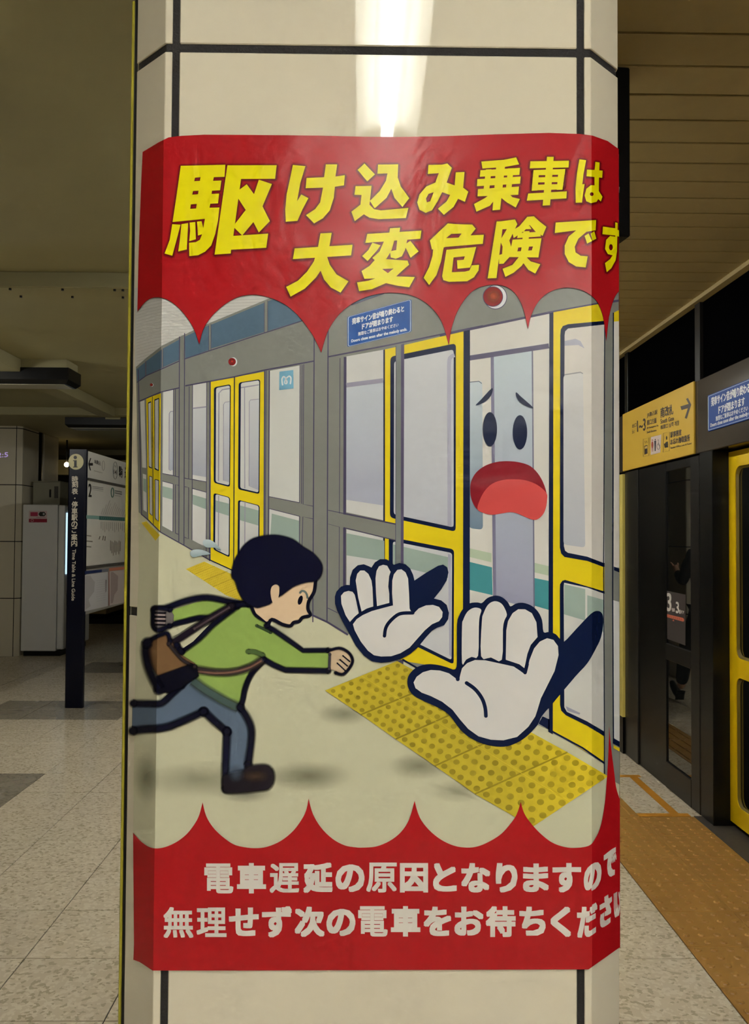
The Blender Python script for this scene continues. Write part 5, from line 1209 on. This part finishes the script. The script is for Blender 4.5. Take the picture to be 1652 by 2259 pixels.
a.poly(P('R', [(218, 700), (355, 700), (355, 727), (218, 727)]), (160, 34, 62), 1); a.stroke(P('R', ellipse(243, 713, 9, 9)), 0.7, (224, 190, 196), 2, closed=True); a.stroke(P('R', [(275, 690), (345, 690)]), 0.7, (150, 120, 124), 1)
a.build('payment_sticker', vmap, vm_, (M_SIGNINK, M_SIGNINK))
tag(vm_, 'white vending machine with pink payment sticker on its side panel', 'vending machine')
gb = empty('equipment_box', (vx0 + 0.35, yv + 0.3, zv))
gx0, gx1 = onY(72.5, 1090, yv + 0.2).x, onY(132, 1090, yv + 0.2).x
gz = onY(100, 1063, yv + 0.2).z
box('body', gx0, gx1, yv + 0.2, yv + 0.6, zv, gz, M_GREYBOX, gb, 0.006)
box('lid', gx0 - 0.004, gx1 + 0.004, yv + 0.195, yv + 0.605, gz, gz + 0.012, M_GREYBOX, gb, 0.003)
box('handle', gx1 - 0.13, gx1 - 0.11, yv + 0.19, yv + 0.2, zv + 0.1, zv + 0.2, M_BLACK, gb, 0.002)
box('label_plate', gx1 - 0.07, gx1 - 0.02, yv + 0.196, yv + 0.2, zv + 0.09, zv + 0.24, mat('dark_label', (60, 56, 48), 0.6, noise=0.1), gb)
tag(gb, 'grey metal box standing on top of the white vending machine', 'box')
# wall block and pipe next to the far column
struct(box('wall_stub', xr3 - 0.5, xr3 - 0.02, 10.9 + DEP + 0.2, 10.9 + DEP + 0.75, 0, ZC, M_TILE, None, 0.004))
pipe = from_bm('drain_pipe', cyl_bm((xr3 - 0.06, 10.9 + DEP + 0.1, ZC / 2), 'Z', 0.05, ZC, 16), M_BLACK, None, True)
tag(pipe, 'dark vertical pipe between the far column and the wall', 'pipe')
# digits mirrored in the far column, the reflection put in as glowing lettering
a = Art(); a.text('2:5', [(-6, 999), (18, 997.5), (17.5, 1008), (-6, 1009.5)], (206, 190, 226), 0, 0.1)
dg = a.build('mirrored_digits', lambda x, y, l: onY(x, y, 10.9 - 0.002), None, (mat('violet_reflection_glow', (206, 190, 226), 0.4, emit=(206, 190, 226), es=0.25, noise=0.02),) * 2)
tag(dg, 'pale violet digits mirrored in the far cream column, put in as glowing lettering', 'reflection')
# beyond: counter, dark opening, small lamp
cb = empty('service_counter', (-4.8, 15.8, 0))
p_ = onZ(193, 1366, 0); q_ = onZ(234.5, 1366, 0)
box('cabinet', -5.4, q_.x, p_.y, p_.y + 1.3, 0.09, 1.25, M_BENCH, cb, 0.01)
box('plinth', -5.35, q_.x - 0.03, p_.y + 0.04, p_.y + 1.25, 0, 0.09, M_BLACK, cb)
tag(cb, 'beige service counter on a dark plinth beyond the information board', 'counter')
blk = struct(box('wall_recess', -8.9, -4.75, 12.6, 12.8, 0, 2.25, M_WALL))
struct(box('trim_6', -9, -3.3, 12.9, 13.1, 2.4, 2.62, M_BEAM))
dl = empty('down_light', onY(147, 1025, 12.5))
c_ = onY(147, 1025, 12.5)
bm = bmesh.new(); bmesh.ops.create_uvsphere(bm, u_segments=16, v_segments=10, radius=0.035)
bmesh.ops.transform(bm, matrix=Matrix.Translation(c_), verts=bm.verts[:])
from_bm('bulb', bm, mat('warm_bulb', (255, 230, 180), 0.4, emit=(255, 225, 170), es=14, noise=0.01), dl, True)
from_bm('stem', cyl_bm((c_.x, c_.y, (c_.z + ZC) / 2 + 0.01), 'Z', 0.012, ZC - c_.z - 0.02, 10), M_BLACK, dl, True)
tag(dl, 'small warm lamp hanging beside the information board', 'lamp')

# ------------------------------------------------------------------ person walking behind the column (seen mirrored in the glass panel)
per = empty('person', (0.70, 7.62, 0))
def skinned(name, vs_, es, m, sub=2, root=0):
    me = bpy.data.meshes.new(name); me.from_pydata([v[:3] for v in vs_], es, [])
    o = bpy.data.objects.new(name, me); link(o, per)
    me.materials.append(m)
    md = o.modifiers.new('skin', 'SKIN'); md.use_smooth_shade = True
    for k, v in enumerate(vs_):
        d = me.skin_vertices[0].data[k]; rr_ = v[3]; d.radius = (rr_, v[4] if len(v) > 4 else rr_); d.use_root = (k == root)
    o.modifiers.new('sub', 'SUBSURF').levels = sub; o.modifiers['sub'].render_levels = sub
    return o
M_SKIN = mat('skin', (214, 168, 138), 0.5, noise=0.05, nscale=20); M_COAT = mat('dark_navy_coat', (26, 26, 32), 0.8, noise=0.2, nscale=40); M_TROU = mat('black_trousers', (20, 20, 22), 0.85, noise=0.2, nscale=40)
B_ = [(0, 0, .92, .12, .1), (0, .01, 1.08, .11, .09), (0, .02, 1.28, .13, .1), (0, .02, 1.42, .07), (0, .03, 1.48, .05), (0, .04, 1.545, .062, .075), (0, .05, 1.62, .075, .092), (0, .045, 1.69, .06, .075),
      (.165, .02, 1.385, .05), (.205, .07, 1.13, .04), (.17, .32, 1.23, .026), (.16, .37, 1.25, .034, .02),
      (-.165, .02, 1.385, .05), (-.22, -.1, 1.12, .04), (-.2, -.02, .88, .026), (-.195, -.0, .82, .02, .034),
      (.09, 0, .87, .085), (.1, .28, .52, .055), (.1, .42, .13, .038), (-.09, 0, .87, .085), (-.09, -.12, .48, .055), (-.09, -.43, .16, .038),
      (0, .145, 1.6, .012)]
E_ = [(0, 1), (1, 2), (2, 3), (3, 4), (4, 5), (5, 6), (6, 7), (2, 8), (8, 9), (9, 10), (10, 11), (2, 12), (12, 13), (13, 14), (14, 15), (0, 16), (16, 17), (17, 18), (0, 19), (19, 20), (20, 21), (6, 22)]
def finger(base, pts, rad=.0085):
    i0 = base
    for k, p in enumerate(pts):
        B_.append((*p, rad * (1 - .12 * k))); E_.append((i0, len(B_) - 1)); i0 = len(B_) - 1
finger(11, [(.17, .42, 1.272), (.17, .455, 1.285), (.168, .485, 1.292)])
for k in range(3): finger(11, [(.165 - .012 * k, .415, 1.255 - .014 * k), (.155 - .012 * k, .44, 1.235 - .014 * k), (.14 - .012 * k, .42, 1.222 - .014 * k)])
finger(11, [(.135, .385, 1.275), (.125, .415, 1.29)], .009)
for k in range(4): finger(15, [(-.19, -.03 + .019 * k, .775), (-.183, -.028 + .019 * k, .745), (-.172, -.026 + .018 * k, .722)])
finger(15, [(-.18, .04, .80), (-.17, .055, .775)], .009)
body = skinned('body', B_, E_, M_SKIN)
skinned('coat', [(0, 0, .86, .165, .135), (0, .005, 1.0, .14, .115), (0, .02, 1.25, .155, .125), (0, .025, 1.43, .075, .07), (.155, .02, 1.375, .062), (.207, .07, 1.13, .05), (.178, .27, 1.21, .04), (-.155, .02, 1.375, .062), (-.222, -.1, 1.12, .05), (-.205, -.04, .93, .04)],
        [(0, 1), (1, 2), (2, 3), (2, 4), (4, 5), (5, 6), (2, 7), (7, 8), (8, 9)], M_COAT)
skinned('trousers', [(0, 0, .90, .13, .11), (.09, 0, .85, .1), (.1, .28, .52, .075), (.1, .405, .17, .06), (-.09, 0, .85, .1), (-.09, -.12, .48, .075), (-.09, -.415, .2, .06)], [(0, 1), (1, 2), (2, 3), (0, 4), (4, 5), (5, 6)], M_TROU)
skinned('shoe', [(.1, .4, .06, .042), (.1, .5, .075, .045, .038), (.1, .6, .125, .04, .03), (.1, .655, .165, .026, .02), (.1, .41, .12, .045)], [(0, 1), (1, 2), (2, 3), (0, 4)], M_BLACK)
skinned('shoe', [(-.09, -.45, .13, .042), (-.09, -.36, .07, .045, .036), (-.09, -.28, .036, .042, .03), (-.09, -.2, .03, .03, .024), (-.09, -.43, .18, .045)], [(0, 1), (1, 2), (2, 3), (0, 4)], M_BLACK)
M_HAIR = mat('black_hair', (16, 14, 14), 0.5, noise=0.2, nscale=60)
bm = bmesh.new(); bmesh.ops.create_uvsphere(bm, u_segments=24, v_segments=16, radius=1)
bmesh.ops.transform(bm, matrix=Matrix.Translation((0, .035, 1.635)) @ Matrix.Diagonal((.088, .105, .108, 1)), verts=bm.verts[:])
bmesh.ops.delete(bm, geom=[v for v in bm.verts if v.co.z < 1.545 or (v.co.y > .07 and v.co.z < 1.69) or (v.co.y > .03 and v.co.z < 1.63)], context='VERTS')
me = bpy.data.meshes.new('hair'); bm.to_mesh(me); bm.free(); me.materials.append(M_HAIR)
for p_ in me.polygons: p_.use_smooth = True
o = bpy.data.objects.new('hair', me); link(o, per); o.modifiers.new('thick', 'SOLIDIFY').thickness = .012
for sx in (-1, 1):
    bm = bmesh.new(); bmesh.ops.create_uvsphere(bm, u_segments=10, v_segments=8, radius=.009); bmesh.ops.transform(bm, matrix=Matrix.Translation((.03 * sx, .132, 1.625)), verts=bm.verts[:])
    me = bpy.data.meshes.new('eye'); bm.to_mesh(me); bm.free(); me.materials.append(M_BLACK); link(bpy.data.objects.new('eye', me), body)
    bm = bmesh.new(); bmesh.ops.create_uvsphere(bm, u_segments=10, v_segments=8, radius=.03); bmesh.ops.transform(bm, matrix=Matrix.Translation((.082 * sx, .045, 1.615)) @ Matrix.Diagonal((.35, .7, 1.1, 1)), verts=bm.verts[:])
    me = bpy.data.meshes.new('ear'); bm.to_mesh(me); bm.free(); me.materials.append(M_SKIN); link(bpy.data.objects.new('ear', me), body)
bm = box_bm(-.022, .022, .124, .134, 1.568, 1.575, .002); me = bpy.data.meshes.new('mouth'); bm.to_mesh(me); bm.free(); me.materials.append(mat('lips', (150, 84, 76), 0.5, noise=0.05)); link(bpy.data.objects.new('mouth', me), body)
tag(per, 'person in dark coat and trousers walking behind the poster column', 'person')

bpy.data.objects.remove(_fo)
